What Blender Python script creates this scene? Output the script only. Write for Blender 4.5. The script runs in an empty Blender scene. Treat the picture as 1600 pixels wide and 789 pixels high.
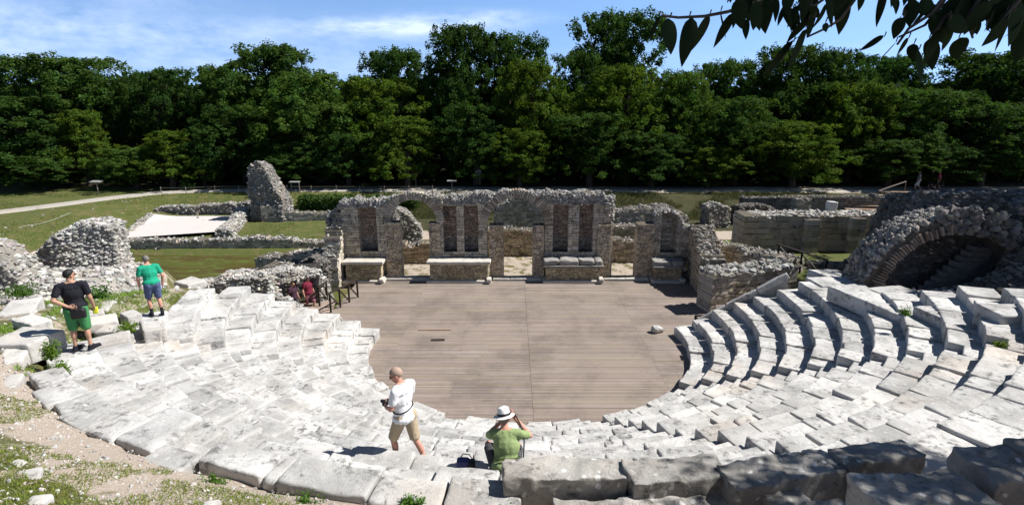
import bpy, math, numpy as np
from mathutils import Vector, Matrix
PI = math.pi
R = math.radians
S = bpy.context.scene
COL = S.collection
RNG = np.random.default_rng(11)

# ------------------------------------------------------------------ camera, sky, sun, exposure
F_PX, PITCH, EYE = 900.0, 0.258, 8.9
cam = bpy.data.cameras.new('camera')
cam.sensor_width = 36.0
cam.lens = 36.0 * F_PX / 1600.0
cam.clip_start = 0.05
cam.clip_end = 6000
cam_o = bpy.data.objects.new('camera', cam)
cam_o.location = (0, 0, EYE)
cam_o.rotation_euler = (PI / 2 - PITCH, 0, 0)
COL.objects.link(cam_o)
S.camera = cam_o

SUN_EL, SUN_BEYOND = R(50), R(5)
sun_dir = Vector((math.cos(SUN_EL) * math.cos(SUN_BEYOND), math.cos(SUN_EL) * math.sin(SUN_BEYOND), math.sin(SUN_EL)))
sl = bpy.data.lights.new('sun', 'SUN')
sl.energy = 5.0
sl.angle = R(0.53)
sl.color = (1.0, 0.97, 0.925)
so = bpy.data.objects.new('sun', sl)
so.rotation_euler = sun_dir.to_track_quat('Z', 'Y').to_euler()
COL.objects.link(so)

S.view_settings.view_transform = 'Standard'
S.view_settings.look = 'None'
S.view_settings.gamma = 1.0
S.view_settings.use_curve_mapping = False
S.view_settings.exposure = 0.66
S.render.engine = 'CYCLES'
S.cycles.max_bounces = 6
S.cycles.transparent_max_bounces = 8

W = bpy.data.worlds.new('World')
S.world = W
W.use_nodes = True


def build_sky():
    nt = W.node_tree
    N, L = nt.nodes, nt.links
    N.clear()
    out = N.new('ShaderNodeOutputWorld')
    bg = N.new('ShaderNodeBackground')
    bg.inputs['Strength'].default_value = 0.15
    sky = N.new('ShaderNodeTexSky')
    sky.sky_type = 'NISHITA'
    sky.sun_disc = False
    sky.sun_elevation = SUN_EL
    sky.sun_rotation = PI / 2 - SUN_BEYOND
    sky.air_density = 1.0
    sky.dust_density = 0.3
    sky.ozone_density = 2.0
    tc = N.new('ShaderNodeTexCoord')
    sep = N.new('ShaderNodeSeparateXYZ')
    L.new(tc.outputs['Generated'], sep.inputs[0])

    def m(op, a, b=None, c=None):
        n = N.new('ShaderNodeMath')
        n.operation = op
        for k, v in enumerate((a, b, c)):
            if v is None:
                continue
            if hasattr(v, 'links') or hasattr(v, 'is_linked'):
                L.new(v, n.inputs[k])
            else:
                n.inputs[k].default_value = v
        return n.outputs[0]
    # a clear dry sky: the horizon band is raised so that it stays blue down to the tree tops
    z2 = m('ADD', m('MULTIPLY', m('MAXIMUM', sep.outputs[2], 0.0), 1.0), 0.30)
    comb = N.new('ShaderNodeCombineXYZ')
    L.new(sep.outputs[0], comb.inputs[0])
    L.new(sep.outputs[1], comb.inputs[1])
    L.new(z2, comb.inputs[2])
    nrm = N.new('ShaderNodeVectorMath')
    nrm.operation = 'NORMALIZE'
    L.new(comb.outputs[0], nrm.inputs[0])
    L.new(nrm.outputs[0], sky.inputs[0])
    hs = N.new('ShaderNodeHueSaturation')
    hs.inputs['Saturation'].default_value = 1.08
    L.new(sky.outputs[0], hs.inputs['Color'])
    # the dome deepens towards the zenith
    deep = N.new('ShaderNodeMapRange')
    deep.interpolation_type = 'SMOOTHSTEP'
    for q, v in (('From Min', 0.18), ('From Max', 0.62), ('To Min', 1.0), ('To Max', 0.22)):
        deep.inputs[q].default_value = v
    L.new(sep.outputs[2], deep.inputs['Value'])
    dm = N.new('ShaderNodeMixRGB')
    dm.blend_type = 'MULTIPLY'
    dm.inputs['Fac'].default_value = 1.0
    L.new(hs.outputs['Color'], dm.inputs['Color1'])
    L.new(deep.outputs[0], dm.inputs['Color2'])
    # thin clouds
    az = m('DIVIDE', sep.outputs[0], m('MAXIMUM', sep.outputs[1], 0.05))
    hl = m('SQRT', m('ADD', m('MULTIPLY', sep.outputs[0], sep.outputs[0]), m('MULTIPLY', sep.outputs[1], sep.outputs[1])))
    el = m('DIVIDE', sep.outputs[2], m('MAXIMUM', hl, 0.01))
    cv = N.new('ShaderNodeCombineXYZ')
    L.new(m('MULTIPLY', az, 5.0), cv.inputs[0])
    L.new(m('MULTIPLY', el, 16.0), cv.inputs[1])
    nz = N.new('ShaderNodeTexNoise')
    nz.inputs['Scale'].default_value = 2.1
    nz.inputs['Detail'].default_value = 8
    nz.inputs['Roughness'].default_value = 0.62
    L.new(cv.outputs[0], nz.inputs['Vector'])

    def blob(a0, e0, ra, re, gain):
        da = m('DIVIDE', m('SUBTRACT', az, a0), ra)
        de = m('DIVIDE', m('SUBTRACT', el, e0), re)
        q = m('ADD', m('MULTIPLY', da, da), m('MULTIPLY', de, de))
        return m('MULTIPLY', m('POWER', 2.718, m('MULTIPLY', q, -1.0)), gain)
    tot = None
    for b in ((-0.20, 0.112, 0.13, 0.013, 2.4), (-0.04, 0.128, 0.08, 0.011, 1.7), (-0.155, 0.128, 0.035, 0.010, 0.7),
              (-0.62, 0.095, 0.40, 0.030, 0.95), (-0.45, 0.05, 0.5, 0.03, 0.55), (-1.0, 0.075, 0.35, 0.045, 0.8), (0.30, 0.05, 0.8, 0.03, 0.42),
              (-0.6, 0.14, 0.12, 0.012, 0.5)):
        v = blob(*b)
        tot = v if tot is None else m('ADD', tot, v)
    # high soft clouds elsewhere round the dome
    nz2 = m('MULTIPLY', m('SUBTRACT', nz.outputs['Fac'], 0.30), 2.6)
    cl = m('MULTIPLY', tot, nz2)
    clp = N.new('ShaderNodeClamp')
    L.new(m('MULTIPLY', cl, 0.42), clp.inputs[0])
    clp.inputs['Max'].default_value = 0.72
    mix = N.new('ShaderNodeMixRGB')
    mix.inputs['Color2'].default_value = (4.6, 5.2, 6.6, 1)
    L.new(clp.outputs[0], mix.inputs['Fac'])
    L.new(dm.outputs['Color'], mix.inputs['Color1'])
    L.new(mix.outputs['Color'], bg.inputs['Color'])
    L.new(bg.outputs[0], out.inputs[0])


build_sky()

# ------------------------------------------------------------------ pixel helpers (photo pixels, 1600 x 789)
_c, _s = math.cos(PITCH), math.sin(PITCH)


def _ray(px, py):
    u, v = (px - 800) / F_PX, (394.5 - py) / F_PX
    return np.array([u, _c + v * _s, -_s + v * _c])


def atz(px, py, z):
    d = _ray(px, py)
    return d * ((z - EYE) / d[2]) + np.array([0, 0, EYE])


def aty(px, py, y):
    d = _ray(px, py)
    return d * (y / d[1]) + np.array([0, 0, EYE])


# ------------------------------------------------------------------ noise
def _hash(ix, iy, iz):
    h = (ix * 374761393 + iy * 668265263 + iz * 2147483647) & 0xFFFFFFFF
    h = ((h ^ (h >> 13)) * 1274126177) & 0xFFFFFFFF
    return ((h ^ (h >> 16)) & 0xFFFF) / 65535.0


def vnoise(p):
    p = np.asarray(p, float)
    i = np.floor(p).astype(np.int64)
    f = p - i
    f = f * f * (3 - 2 * f)
    r = 0
    for dx in (0, 1):
        for dy in (0, 1):
            for dz in (0, 1):
                w = (f[..., 0] if dx else 1 - f[..., 0]) * (f[..., 1] if dy else 1 - f[..., 1]) * (f[..., 2] if dz else 1 - f[..., 2])
                r = r + w * _hash(i[..., 0] + dx + 500, i[..., 1] + dy + 500, i[..., 2] + dz + 500)
    return r - 0.5


def fbm(p, octv=3):
    p = np.asarray(p, float)
    r, a = 0, 1.0
    for _ in range(octv):
        r = r + a * vnoise(p)
        p = p * 2.03 + 7.1
        a *= 0.5
    return r


def xy3(x, y, s):
    return np.stack([x * s, y * s, np.zeros_like(x) + 0.37], -1)


def sstep(a, b, x):
    t = np.clip((x - a) / (b - a), 0, 1)
    return t * t * (3 - 2 * t)


# ------------------------------------------------------------------ mesh helpers
class MB:
    def __init__(self):
        self.V, self.F, self.C, self.n = [], [], [], 0

    def add(self, V, F, col=None):
        V = np.asarray(V, float).reshape(-1, 3)
        F = np.asarray(F, np.int64)
        self.V.append(V)
        self.F.append(F + self.n)
        if col is None:
            col = (1, 1, 1)
        col = np.asarray(col, float)
        if col.ndim == 1:
            col = np.repeat(col[None, :], len(V), 0)
        self.C.append(col)
        self.n += len(V)

    def build(self, name, mat, parent=None, smooth=False, origin=None):
        me = bpy.data.meshes.new(name)
        V = np.concatenate(self.V) if self.V else np.zeros((0, 3))
        if origin is not None:
            V = V - np.asarray(origin, float)
        loops, starts, tot = [], [], 0
        for f in self.F:
            k = f.shape[1]
            loops.append(f.ravel())
            starts.append(tot + np.arange(len(f)) * k)
            tot += f.size
        loops = np.concatenate(loops)
        starts = np.concatenate(starts)
        me.vertices.add(len(V))
        me.vertices.foreach_set('co', V.ravel())
        me.loops.add(len(loops))
        me.loops.foreach_set('vertex_index', loops.astype(np.int32))
        me.polygons.add(len(starts))
        me.polygons.foreach_set('loop_start', starts.astype(np.int32))
        me.update(calc_edges=True)
        C = np.concatenate(self.C)
        at = me.color_attributes.new('Col', 'FLOAT_COLOR', 'POINT')
        at.data.foreach_set('color', np.concatenate([C, np.ones((len(C), 1))], 1).ravel())
        me.polygons.foreach_set('use_smooth', np.full(len(starts), bool(smooth)))
        if mat is not None:
            me.materials.append(mat)
        me.update()
        o = bpy.data.objects.new(name, me)
        COL.objects.link(o)
        if parent is not None:
            o.parent = parent
            if origin is not None:
                o.location = Vector(origin) - Vector(parent.location)
        elif origin is not None:
            o.location = origin
        return o


def tag(o, label=None, cat=None, group=None, kind=None):
    if label:
        o['label'] = label
    if cat:
        o['category'] = cat
    if group:
        o['group'] = group
    if kind:
        o['kind'] = kind
    return o


def thing(name, label, cat, loc=(0, 0, 0), group=None):
    o = bpy.data.objects.new(name, None)
    o.empty_display_size = 0.2
    o.location = loc
    COL.objects.link(o)
    return tag(o, label, cat, group)


def part(mb, name, mat, root, smooth=False):
    """link mb (world coordinates) as a part of root, keeping world placement"""
    o = mb.build(name, mat, None, smooth)
    o.parent = root
    # objects are not evaluated yet: roots carry location only (parents of parts at most one more level, unmoved)
    p = Vector((0, 0, 0))
    q = root
    while q is not None:
        p += q.location
        q = q.parent
    o.location = -p
    return o


CUBE_V = np.array([(-1, -1, -1), (1, -1, -1), (1, 1, -1), (-1, 1, -1), (-1, -1, 1), (1, -1, 1), (1, 1, 1), (-1, 1, 1)], float)
CUBE_F = np.array([(0, 3, 2, 1), (4, 5, 6, 7), (0, 1, 5, 4), (1, 2, 6, 5), (2, 3, 7, 6), (3, 0, 4, 7)])


def box(mb, c, h, rz=0.0, col=None, jit=0.0, M=None):
    V = CUBE_V * np.asarray(h, float)
    if jit:
        V = V + RNG.normal(size=V.shape) * jit
    if M is not None:
        V = V @ np.asarray(M).T
    if rz:
        c_, s_ = math.cos(rz), math.sin(rz)
        V = V @ np.array([[c_, -s_, 0], [s_, c_, 0], [0, 0, 1]]).T
    mb.add(V + np.asarray(c, float), CUBE_F, col)


def bar(mb, a, b, w, h=None, col=None):
    """square bar from a to b"""
    a, b = Vector(a), Vector(b)
    d = b - a
    q = d.to_track_quat('Z', 'Y').to_matrix()
    box(mb, (a + b) / 2, (w / 2, (h or w) / 2, d.length / 2), col=col, M=np.array(q))


def tube(mb, pts, rad, n=8, col=None, cap=True):
    pts = [Vector(p) for p in pts]
    if not hasattr(rad, '__len__'):
        rad = [rad] * len(pts)
    V = []
    for i, p in enumerate(pts):
        d = (pts[min(i + 1, len(pts) - 1)] - pts[max(i - 1, 0)]).normalized()
        a = d.orthogonal().normalized() if i == 0 else (a - d * a.dot(d)).normalized()
        b = d.cross(a)
        for k in range(n):
            t = 2 * PI * k / n
            V.append(p + (a * math.cos(t) + b * math.sin(t)) * rad[i])
    F = []
    for i in range(len(pts) - 1):
        for k in range(n):
            F.append((i * n + k, i * n + (k + 1) % n, (i + 1) * n + (k + 1) % n, (i + 1) * n + k))
    V = np.array([tuple(v) for v in V])
    mb.add(V, F, col)
    if cap:
        mb.add(V[-n:], [tuple(range(n))], col)
        mb.add(V[:n], [tuple(reversed(range(n)))], col)


def sphere_vf(nu=12, nv=8):
    V = []
    for j in range(nv + 1):
        t = PI * j / nv
        for i in range(nu):
            p = 2 * PI * i / nu
            V.append((math.sin(t) * math.cos(p), math.sin(t) * math.sin(p), math.cos(t)))
    F = []
    for j in range(nv):
        for i in range(nu):
            F.append((j * nu + i, (j + 1) * nu + i, (j + 1) * nu + (i + 1) % nu, j * nu + (i + 1) % nu))
    return np.array(V), np.array(F)


SPH_V, SPH_F = sphere_vf()


def ell(mb, c, r, M=None, col=None):
    V = SPH_V * np.asarray(r, float)
    if M is not None:
        V = V @ np.asarray(M).T
    mb.add(V + np.asarray(c, float), SPH_F, col)


def caps(mb, a, b, ra, rb, col=None):
    a, b = np.asarray(a, float), np.asarray(b, float)
    d = b - a
    L = np.linalg.norm(d)
    q = np.array(Vector(d).to_track_quat('Z', 'Y').to_matrix())
    V = SPH_V.copy()
    up = V[:, 2] > 0.001
    V = np.where(up[:, None], V * rb + np.array([0, 0, L]), V * ra)
    mb.add(V @ q.T + a, SPH_F, col)


# angular rocks --------------------------------------------------------------
def _ico():
    t = (1 + 5 ** .5) / 2
    V = np.array([(-1, t, 0), (1, t, 0), (-1, -t, 0), (1, -t, 0), (0, -1, t), (0, 1, t), (0, -1, -t), (0, 1, -t), (t, 0, -1), (t, 0, 1), (-t, 0, -1), (-t, 0, 1)], float)
    F = [(0, 11, 5), (0, 5, 1), (0, 1, 7), (0, 7, 10), (0, 10, 11), (1, 5, 9), (5, 11, 4), (11, 10, 2), (10, 7, 6), (7, 1, 8), (3, 9, 4), (3, 4, 2), (3, 2, 6), (3, 6, 8), (3, 8, 9), (4, 9, 5), (2, 4, 11), (6, 2, 10), (8, 6, 7), (9, 8, 1)]
    V = [v / np.linalg.norm(v) for v in V]
    mid = {}
    F2 = []

    def m(a, b):
        k = (min(a, b), max(a, b))
        if k not in mid:
            q = V[a] + V[b]
            V.append(q / np.linalg.norm(q))
            mid[k] = len(V) - 1
        return mid[k]
    for a, b, c in F:
        x, y, z = m(a, b), m(b, c), m(c, a)
        F2 += [(a, x, z), (b, y, x), (c, z, y), (x, y, z)]
    return np.array(V), np.array(F2)


ICO_V, ICO_F = _ico()
ROCKS = []
for k in range(14):
    V = ICO_V * RNG.uniform(0.75, 1.25, 3)
    for _ in range(9):
        n = RNG.normal(size=3)
        n /= np.linalg.norm(n)
        d = RNG.uniform(0.45, 0.75)
        V = V - np.maximum(0, V @ n - d)[:, None] * n
    ROCKS.append(V / np.abs(V).max())
ROCKS = np.array(ROCKS)


def rand_rot(n):
    q = RNG.normal(size=(n, 4))
    q /= np.linalg.norm(q, axis=1)[:, None]
    w, x, y, z = q.T
    return np.stack([np.stack([1 - 2 * (y * y + z * z), 2 * (x * y - z * w), 2 * (x * z + y * w)], -1),
                     np.stack([2 * (x * y + z * w), 1 - 2 * (x * x + z * z), 2 * (y * z - x * w)], -1),
                     np.stack([2 * (x * z - y * w), 2 * (y * z + x * w), 1 - 2 * (x * x + y * y)], -1)], -2)


def rocks(mb, P, size, tint=(1, 1, 1), var=0.42, flat=None):
    P = np.asarray(P, float).reshape(-1, 3)
    n = len(P)
    if n == 0:
        return
    size = np.broadcast_to(np.asarray(size, float), (n,))
    sh = ROCKS[RNG.integers(0, len(ROCKS), n)]
    asp = RNG.uniform(0.45, 1.35, (n, 1, 3))
    V = sh * asp * size[:, None, None] * 0.62
    V = np.einsum('nij,nkj->nki', rand_rot(n), V)
    if flat:
        V[..., 2] *= flat
    V = V + P[:, None, :]
    F = (ICO_F[None] + (np.arange(n) * len(ICO_V))[:, None, None]).reshape(-1, 3)
    c = np.asarray(tint, float)[None] * (1 + RNG.uniform(-var, var, (n, 1))) * (1 + RNG.normal(size=(n, 3)) * 0.03)
    mb.add(V.reshape(-1, 3), F, np.repeat(c, len(ICO_V), 0))


def sample_surface(V, F, n, zmin=None):
    """random points on quads/tris of a core mesh"""
    V = np.asarray(V)
    T = []
    for f in F:
        f = np.asarray(f)
        if f.shape[1] == 4:
            T += [f[:, [0, 1, 2]], f[:, [0, 2, 3]]]
        else:
            T.append(f)
    T = np.concatenate(T)
    a, b, c = V[T[:, 0]], V[T[:, 1]], V[T[:, 2]]
    ar = np.linalg.norm(np.cross(b - a, c - a), axis=1)
    k = RNG.choice(len(T), n, p=ar / ar.sum())
    u, v = RNG.random(n), RNG.random(n)
    fl = u + v > 1
    u[fl], v[fl] = 1 - u[fl], 1 - v[fl]
    return a[k] + (b - a)[k] * u[:, None] + (c - a)[k] * v[:, None]


# rounded, worn stone block ---------------------------------------------------
_blockcache = {}


def block_grid(nx, ny, nz):
    key = (nx, ny, nz)
    if key in _blockcache:
        return _blockcache[key]
    idx, V, F = {}, [], []

    def vid(i, j, k):
        t = (i, j, k)
        if t not in idx:
            idx[t] = len(V)
            V.append(t)
        return idx[t]
    for i in range(nx):
        for j in range(ny):
            F.append((vid(i, j, nz), vid(i + 1, j, nz), vid(i + 1, j + 1, nz), vid(i, j + 1, nz)))
            F.append((vid(i, j, 0), vid(i, j + 1, 0), vid(i + 1, j + 1, 0), vid(i + 1, j, 0)))
    for i in range(nx):
        for k in range(nz):
            F.append((vid(i, 0, k), vid(i + 1, 0, k), vid(i + 1, 0, k + 1), vid(i, 0, k + 1)))
            F.append((vid(i, ny, k), vid(i, ny, k + 1), vid(i + 1, ny, k + 1), vid(i + 1, ny, k)))
    for j in range(ny):
        for k in range(nz):
            F.append((vid(0, j, k), vid(0, j, k + 1), vid(0, j + 1, k + 1), vid(0, j + 1, k)))
            F.append((vid(nx, j, k), vid(nx, j + 1, k), vid(nx, j + 1, k + 1), vid(nx, j, k + 1)))
    _blockcache[key] = (np.array(V), np.array(F))
    return _blockcache[key]


def block(h, rho=0.035, amp=0.012, res=0.16, seed=None, fs=3.0):
    """worn block with half sizes h; returns V (local), F"""
    h = np.asarray(h, float)
    ax = []
    for a in h:
        r = min(rho, a * 0.45)
        inner = np.linspace(-(a - 2 * r), a - 2 * r, max(2, int(2 * a / res) + 1))
        ax.append(np.concatenate([[-a, -(a - r * 0.35), -(a - r)], inner, [a - r, a - r * 0.35, a]]))
    I, Fc = block_grid(len(ax[0]) - 1, len(ax[1]) - 1, len(ax[2]) - 1)
    P = np.stack([ax[0][I[:, 0]], ax[1][I[:, 1]], ax[2][I[:, 2]]], -1)
    r = np.minimum(rho, h * 0.45)
    q = np.clip(P, -(h - r), h - r)
    d = P - q
    L = np.linalg.norm(d / r, axis=1)
    L[L < 1e-9] = 1
    mx = np.max(np.abs(d / r), axis=1)
    P = q + d * (mx / L)[:, None]
    off = RNG.uniform(-50, 50, 3) if seed is None else np.array([seed * 3.1, seed * 1.7, seed * 5.3])
    nse = np.stack([fbm(P * fs + off + k * 13, 3) for k in range(3)], -1)
    P = P + nse * amp * 2
    # chipped corners: planes that bite a little off
    for _ in range(2):
        cr = np.sign(RNG.normal(size=3)) * h
        n = cr / h * RNG.uniform(0.5, 1.2, 3)
        n /= np.linalg.norm(n)
        dd = cr @ n - RNG.uniform(0.0, rho * 1.6)
        P = P - np.maximum(0, P @ n - dd)[:, None] * n
    return P, Fc


# ------------------------------------------------------------------ materials
def mat_base(name, rough=0.9):
    m = bpy.data.materials.new(name)
    m.use_nodes = True
    nt = m.node_tree
    b = nt.nodes['Principled BSDF']
    b.inputs['Roughness'].default_value = rough
    b.inputs['Specular IOR Level'].default_value = 0.25
    return m, nt, b


class NT:
    def __init__(self, nt):
        self.nt, self.N, self.L = nt, nt.nodes, nt.links

    def pos(self):
        return self.N.new('ShaderNodeNewGeometry').outputs['Position']

    def noise(self, vec, scale, detail=5, rough=0.6, out='Fac', stretch=None):
        if stretch is not None:
            mp = self.N.new('ShaderNodeMapping')
            mp.inputs['Scale'].default_value = stretch
            self.L.new(vec, mp.inputs['Vector'])
            vec = mp.outputs[0]
        n = self.N.new('ShaderNodeTexNoise')
        n.inputs['Scale'].default_value = scale
        n.inputs['Detail'].default_value = detail
        n.inputs['Roughness'].default_value = rough
        self.L.new(vec, n.inputs['Vector'])
        return n.outputs[out]

    def voro(self, vec, scale, out='Distance', feature='F1', rnd=1.0):
        n = self.N.new('ShaderNodeTexVoronoi')
        n.feature = feature
        n.inputs['Scale'].default_value = scale
        n.inputs['Randomness'].default_value = rnd
        self.L.new(vec, n.inputs['Vector'])
        return n.outputs[out]

    def ramp(self, fac, a, b, lo=0.0, hi=1.0):
        n = self.N.new('ShaderNodeMapRange')
        n.interpolation_type = 'SMOOTHSTEP'
        n.inputs['From Min'].default_value = a
        n.inputs['From Max'].default_value = b
        n.inputs['To Min'].default_value = lo
        n.inputs['To Max'].default_value = hi
        self.L.new(fac, n.inputs['Value'])
        return n.outputs[0]

    def math(self, op, a, b=None):
        n = self.N.new('ShaderNodeMath')
        n.operation = op
        for k, v in enumerate((a, b)):
            if v is None:
                continue
            if isinstance(v, (int, float)):
                n.inputs[k].default_value = v
            else:
                self.L.new(v, n.inputs[k])
        return n.outputs[0]

    def mix(self, fac, a, b, mode='MIX'):
        n = self.N.new('ShaderNodeMixRGB')
        n.blend_type = mode
        for k, v in (('Fac', fac), ('Color1', a), ('Color2', b)):
            if isinstance(v, (int, float)):
                n.inputs[k].default_value = v
            elif isinstance(v, tuple):
                n.inputs[k].default_value = (*v, 1)
            else:
                self.L.new(v, n.inputs[k])
        return n.outputs[0]

    def attr(self, name='Col'):
        n = self.N.new('ShaderNodeAttribute')
        n.attribute_name = name
        return n.outputs['Color']

    def sep(self, c):
        n = self.N.new('ShaderNodeSeparateColor')
        self.L.new(c, n.inputs[0])
        return n.outputs

    def objrand(self):
        return self.N.new('ShaderNodeObjectInfo').outputs['Random']

    def objcol(self):
        return self.N.new('ShaderNodeObjectInfo').outputs['Color']

    def bump(self, height, strength, dist, b):
        n = self.N.new('ShaderNodeBump')
        n.inputs['Strength'].default_value = strength
        n.inputs['Distance'].default_value = dist
        self.L.new(height, n.inputs['Height'])
        self.L.new(n.outputs[0], b.inputs['Normal'])
        return n


def mat_limestone(name, light, dark, spot, spot_amt=0.5, tan_amt=0.3, white=0.0, bump=0.6):
    m, nt, b = mat_base(name)
    k = NT(nt)
    p = k.pos()
    c = k.mix(k.ramp(k.noise(p, 1.1, 6), 0.38, 0.66), light, dark)
    c = k.mix(k.math('MULTIPLY', k.ramp(k.noise(p, 0.33, 4), 0.52, 0.7), tan_amt), c, (0.60, 0.47, 0.35))
    r = k.objrand()
    c = k.mix(1.0, c, k.mix(r, (0.80, 0.80, 0.80), (1.13, 1.12, 1.10)), 'MULTIPLY')
    gb = k.ramp(r, 0.72, 0.86)
    c = k.mix(k.math('MULTIPLY', gb, 0.42), c, tuple(x * 0.62 for x in dark))
    f1 = k.ramp(k.noise(p, 7.0, 8, 0.72), 0.48, 0.63)
    f2 = k.ramp(k.noise(p, 1.7, 3), 0.40, 0.62)
    c = k.mix(k.math('MULTIPLY', k.math('MULTIPLY', f1, f2), spot_amt), c, spot)
    pit = k.ramp(k.noise(p, 34, 3, 0.7), 0.60, 0.72)
    c = k.mix(k.math('MULTIPLY', pit, 0.45 * spot_amt + 0.1), c, spot)
    if white:
        pw = k.mix(0.10, p, k.noise(p, 3.5, 3, 0.6, out='Color'))
        v = k.ramp(k.math('ADD', k.voro(pw, 6.5), k.math('MULTIPLY', k.noise(p, 11, 6, 0.75), 0.75)), 0.50, 0.64, 1, 0)
        g = k.ramp(k.noise(p, 1.2, 2), 0.36, 0.55)
        c = k.mix(k.math('MULTIPLY', k.math('MULTIPLY', v, g), white), c, (0.66, 0.65, 0.62))
    c = k.mix(1.0, c, k.attr(), 'MULTIPLY')
    k.L.new(c, b.inputs['Base Color'])
    hgt = k.math('ADD', k.math('MULTIPLY', k.noise(p, 9, 8, 0.7), 1.0), k.math('MULTIPLY', k.noise(p, 45, 4, 0.7), 0.35))
    k.bump(hgt, bump, 0.03, b)
    return m


M_SEAT = mat_limestone('pale_limestone', (0.58, 0.57, 0.555), (0.37, 0.363, 0.35), (0.14, 0.137, 0.133), 1.0, 0.3, 0.4, 0.9)
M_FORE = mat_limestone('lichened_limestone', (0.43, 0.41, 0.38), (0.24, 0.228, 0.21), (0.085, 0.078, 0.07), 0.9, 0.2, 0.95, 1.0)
M_LOOSE = mat_limestone('loose_limestone', (0.56, 0.54, 0.51), (0.42, 0.41, 0.39), (0.2, 0.19, 0.18), 0.6, 0.3, 0.2)


def mat_tinted(name, base, scale=6.0, var=0.35, rough=0.92, bump=0.5, spot=(0.08, 0.075, 0.07), spot_amt=0.5, tan=(0.42, 0.34, 0.25), tan_amt=0.3):
    m, nt, b = mat_base(name, rough)
    k = NT(nt)
    p = k.pos()
    c = k.mix(k.noise(p, scale, 6), tuple(x * (1 - var) for x in base), tuple(min(1, x * (1 + var)) for x in base))
    c = k.mix(k.math('MULTIPLY', k.ramp(k.noise(p, 0.7, 4), 0.48, 0.66), tan_amt), c, tan)
    c = k.mix(k.math('MULTIPLY', k.ramp(k.noise(p, 2.3, 6, 0.7), 0.5, 0.68), spot_amt), c, spot)
    c = k.mix(1.0, c, k.attr(), 'MULTIPLY')
    k.L.new(c, b.inputs['Base Color'])
    k.bump(k.noise(p, scale * 3, 6, 0.7), bump, 0.02, b)
    return m


M_RUBBLE = mat_tinted('rubble_stone', (0.265, 0.255, 0.238), 5, 0.35, spot_amt=0.6)
M_RUBBLE_P = mat_tinted('pale_rubble_stone', (0.36, 0.348, 0.325), 5, 0.35, spot_amt=0.5)
M_RUBBLE_D = mat_tinted('dark_and_shaded_rubble', (0.16, 0.15, 0.138), 5, 0.35, spot_amt=0.5, tan=(0.2, 0.15, 0.1))  # darker rubble copy; its tone also carries shade in vault, mass and passage
M_RUBBLE_V = mat_tinted('vault_rubble_stone', (0.23, 0.22, 0.205), 5, 0.35, spot_amt=0.55)
M_MASON = mat_tinted('stage_masonry', (0.43, 0.39, 0.335), 4, 0.3, spot=(0.10, 0.095, 0.085), spot_amt=0.65, tan=(0.36, 0.29, 0.20), tan_amt=0.5)
M_BRICK = mat_tinted('old_brick', (0.34, 0.28, 0.24), 5, 0.3, spot=(0.08, 0.07, 0.065), spot_amt=0.6, tan=(0.3, 0.22, 0.16))
M_SLAB = mat_tinted('bench_slab_stone', (0.50, 0.47, 0.42), 3, 0.2, spot_amt=0.3, tan_amt=0.3)


def mat_plain(name, col, rough=0.7, noise=0.15, scale=20, bump=0.2, metallic=0):
    m, nt, b = mat_base(name, rough)
    k = NT(nt)
    p = k.pos()
    c = k.mix(k.noise(p, scale, 4), tuple(x * (1 - noise) for x in col), tuple(x * (1 + noise) for x in col))
    c = k.mix(1.0, c, k.attr(), 'MULTIPLY')
    k.L.new(c, b.inputs['Base Color'])
    b.inputs['Metallic'].default_value = metallic
    if bump:
        k.bump(k.noise(p, scale * 1.5, 4), bump, 0.01, b)
    return m


def mat_wood(name, col, stretch=(0.6, 14, 14), stain=0.75):
    m, nt, b = mat_base(name, 0.75)
    k = NT(nt)
    p = k.pos()
    g = k.noise(p, 3.0, 6, 0.65, stretch=stretch)
    c = k.mix(g, tuple(x * 0.72 for x in col), tuple(x * 1.28 for x in col))
    s = k.ramp(k.noise(p, 0.45, 6, 0.7, stretch=(1.0, 0.9, 1)), 0.42, 0.66)
    c = k.mix(k.math('MULTIPLY', s, stain), c, tuple(x * 0.62 for x in col))
    s2 = k.ramp(k.noise(p, 0.8, 6, 0.7, stretch=(0.5, 3, 1)), 0.55, 0.7)
    c = k.mix(k.math('MULTIPLY', s2, 0.5), c, (0.33, 0.30, 0.27))
    s3 = k.ramp(k.noise(p, 2.2, 7, 0.75, stretch=(0.35, 2.0, 1)), 0.60, 0.70)
    c = k.mix(k.math('MULTIPLY', s3, 0.55), c, (0.085, 0.078, 0.072))
    c = k.mix(1.0, c, k.attr(), 'MULTIPLY')
    k.L.new(c, b.inputs['Base Color'])
    k.bump(g, 0.3, 0.01, b)
    return m


M_DECK = mat_wood('weathered_deck_boards', (0.275, 0.225, 0.19))
M_RAIL = mat_plain('dark_stained_timber', (0.035, 0.026, 0.02), 0.6, 0.3, 25)
M_STEPWOOD = mat_wood('step_timber', (0.30, 0.20, 0.14))
M_POSTWOOD = mat_plain('grey_post_timber', (0.22, 0.19, 0.16), 0.8, 0.25, 20)
M_WHITE = mat_plain('pale_panel', (0.26, 0.26, 0.25), 0.5, 0.08, 8)
M_BARK = mat_plain('tree_bark', (0.075, 0.058, 0.043), 0.95, 0.4, 9, 0.8)


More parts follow.
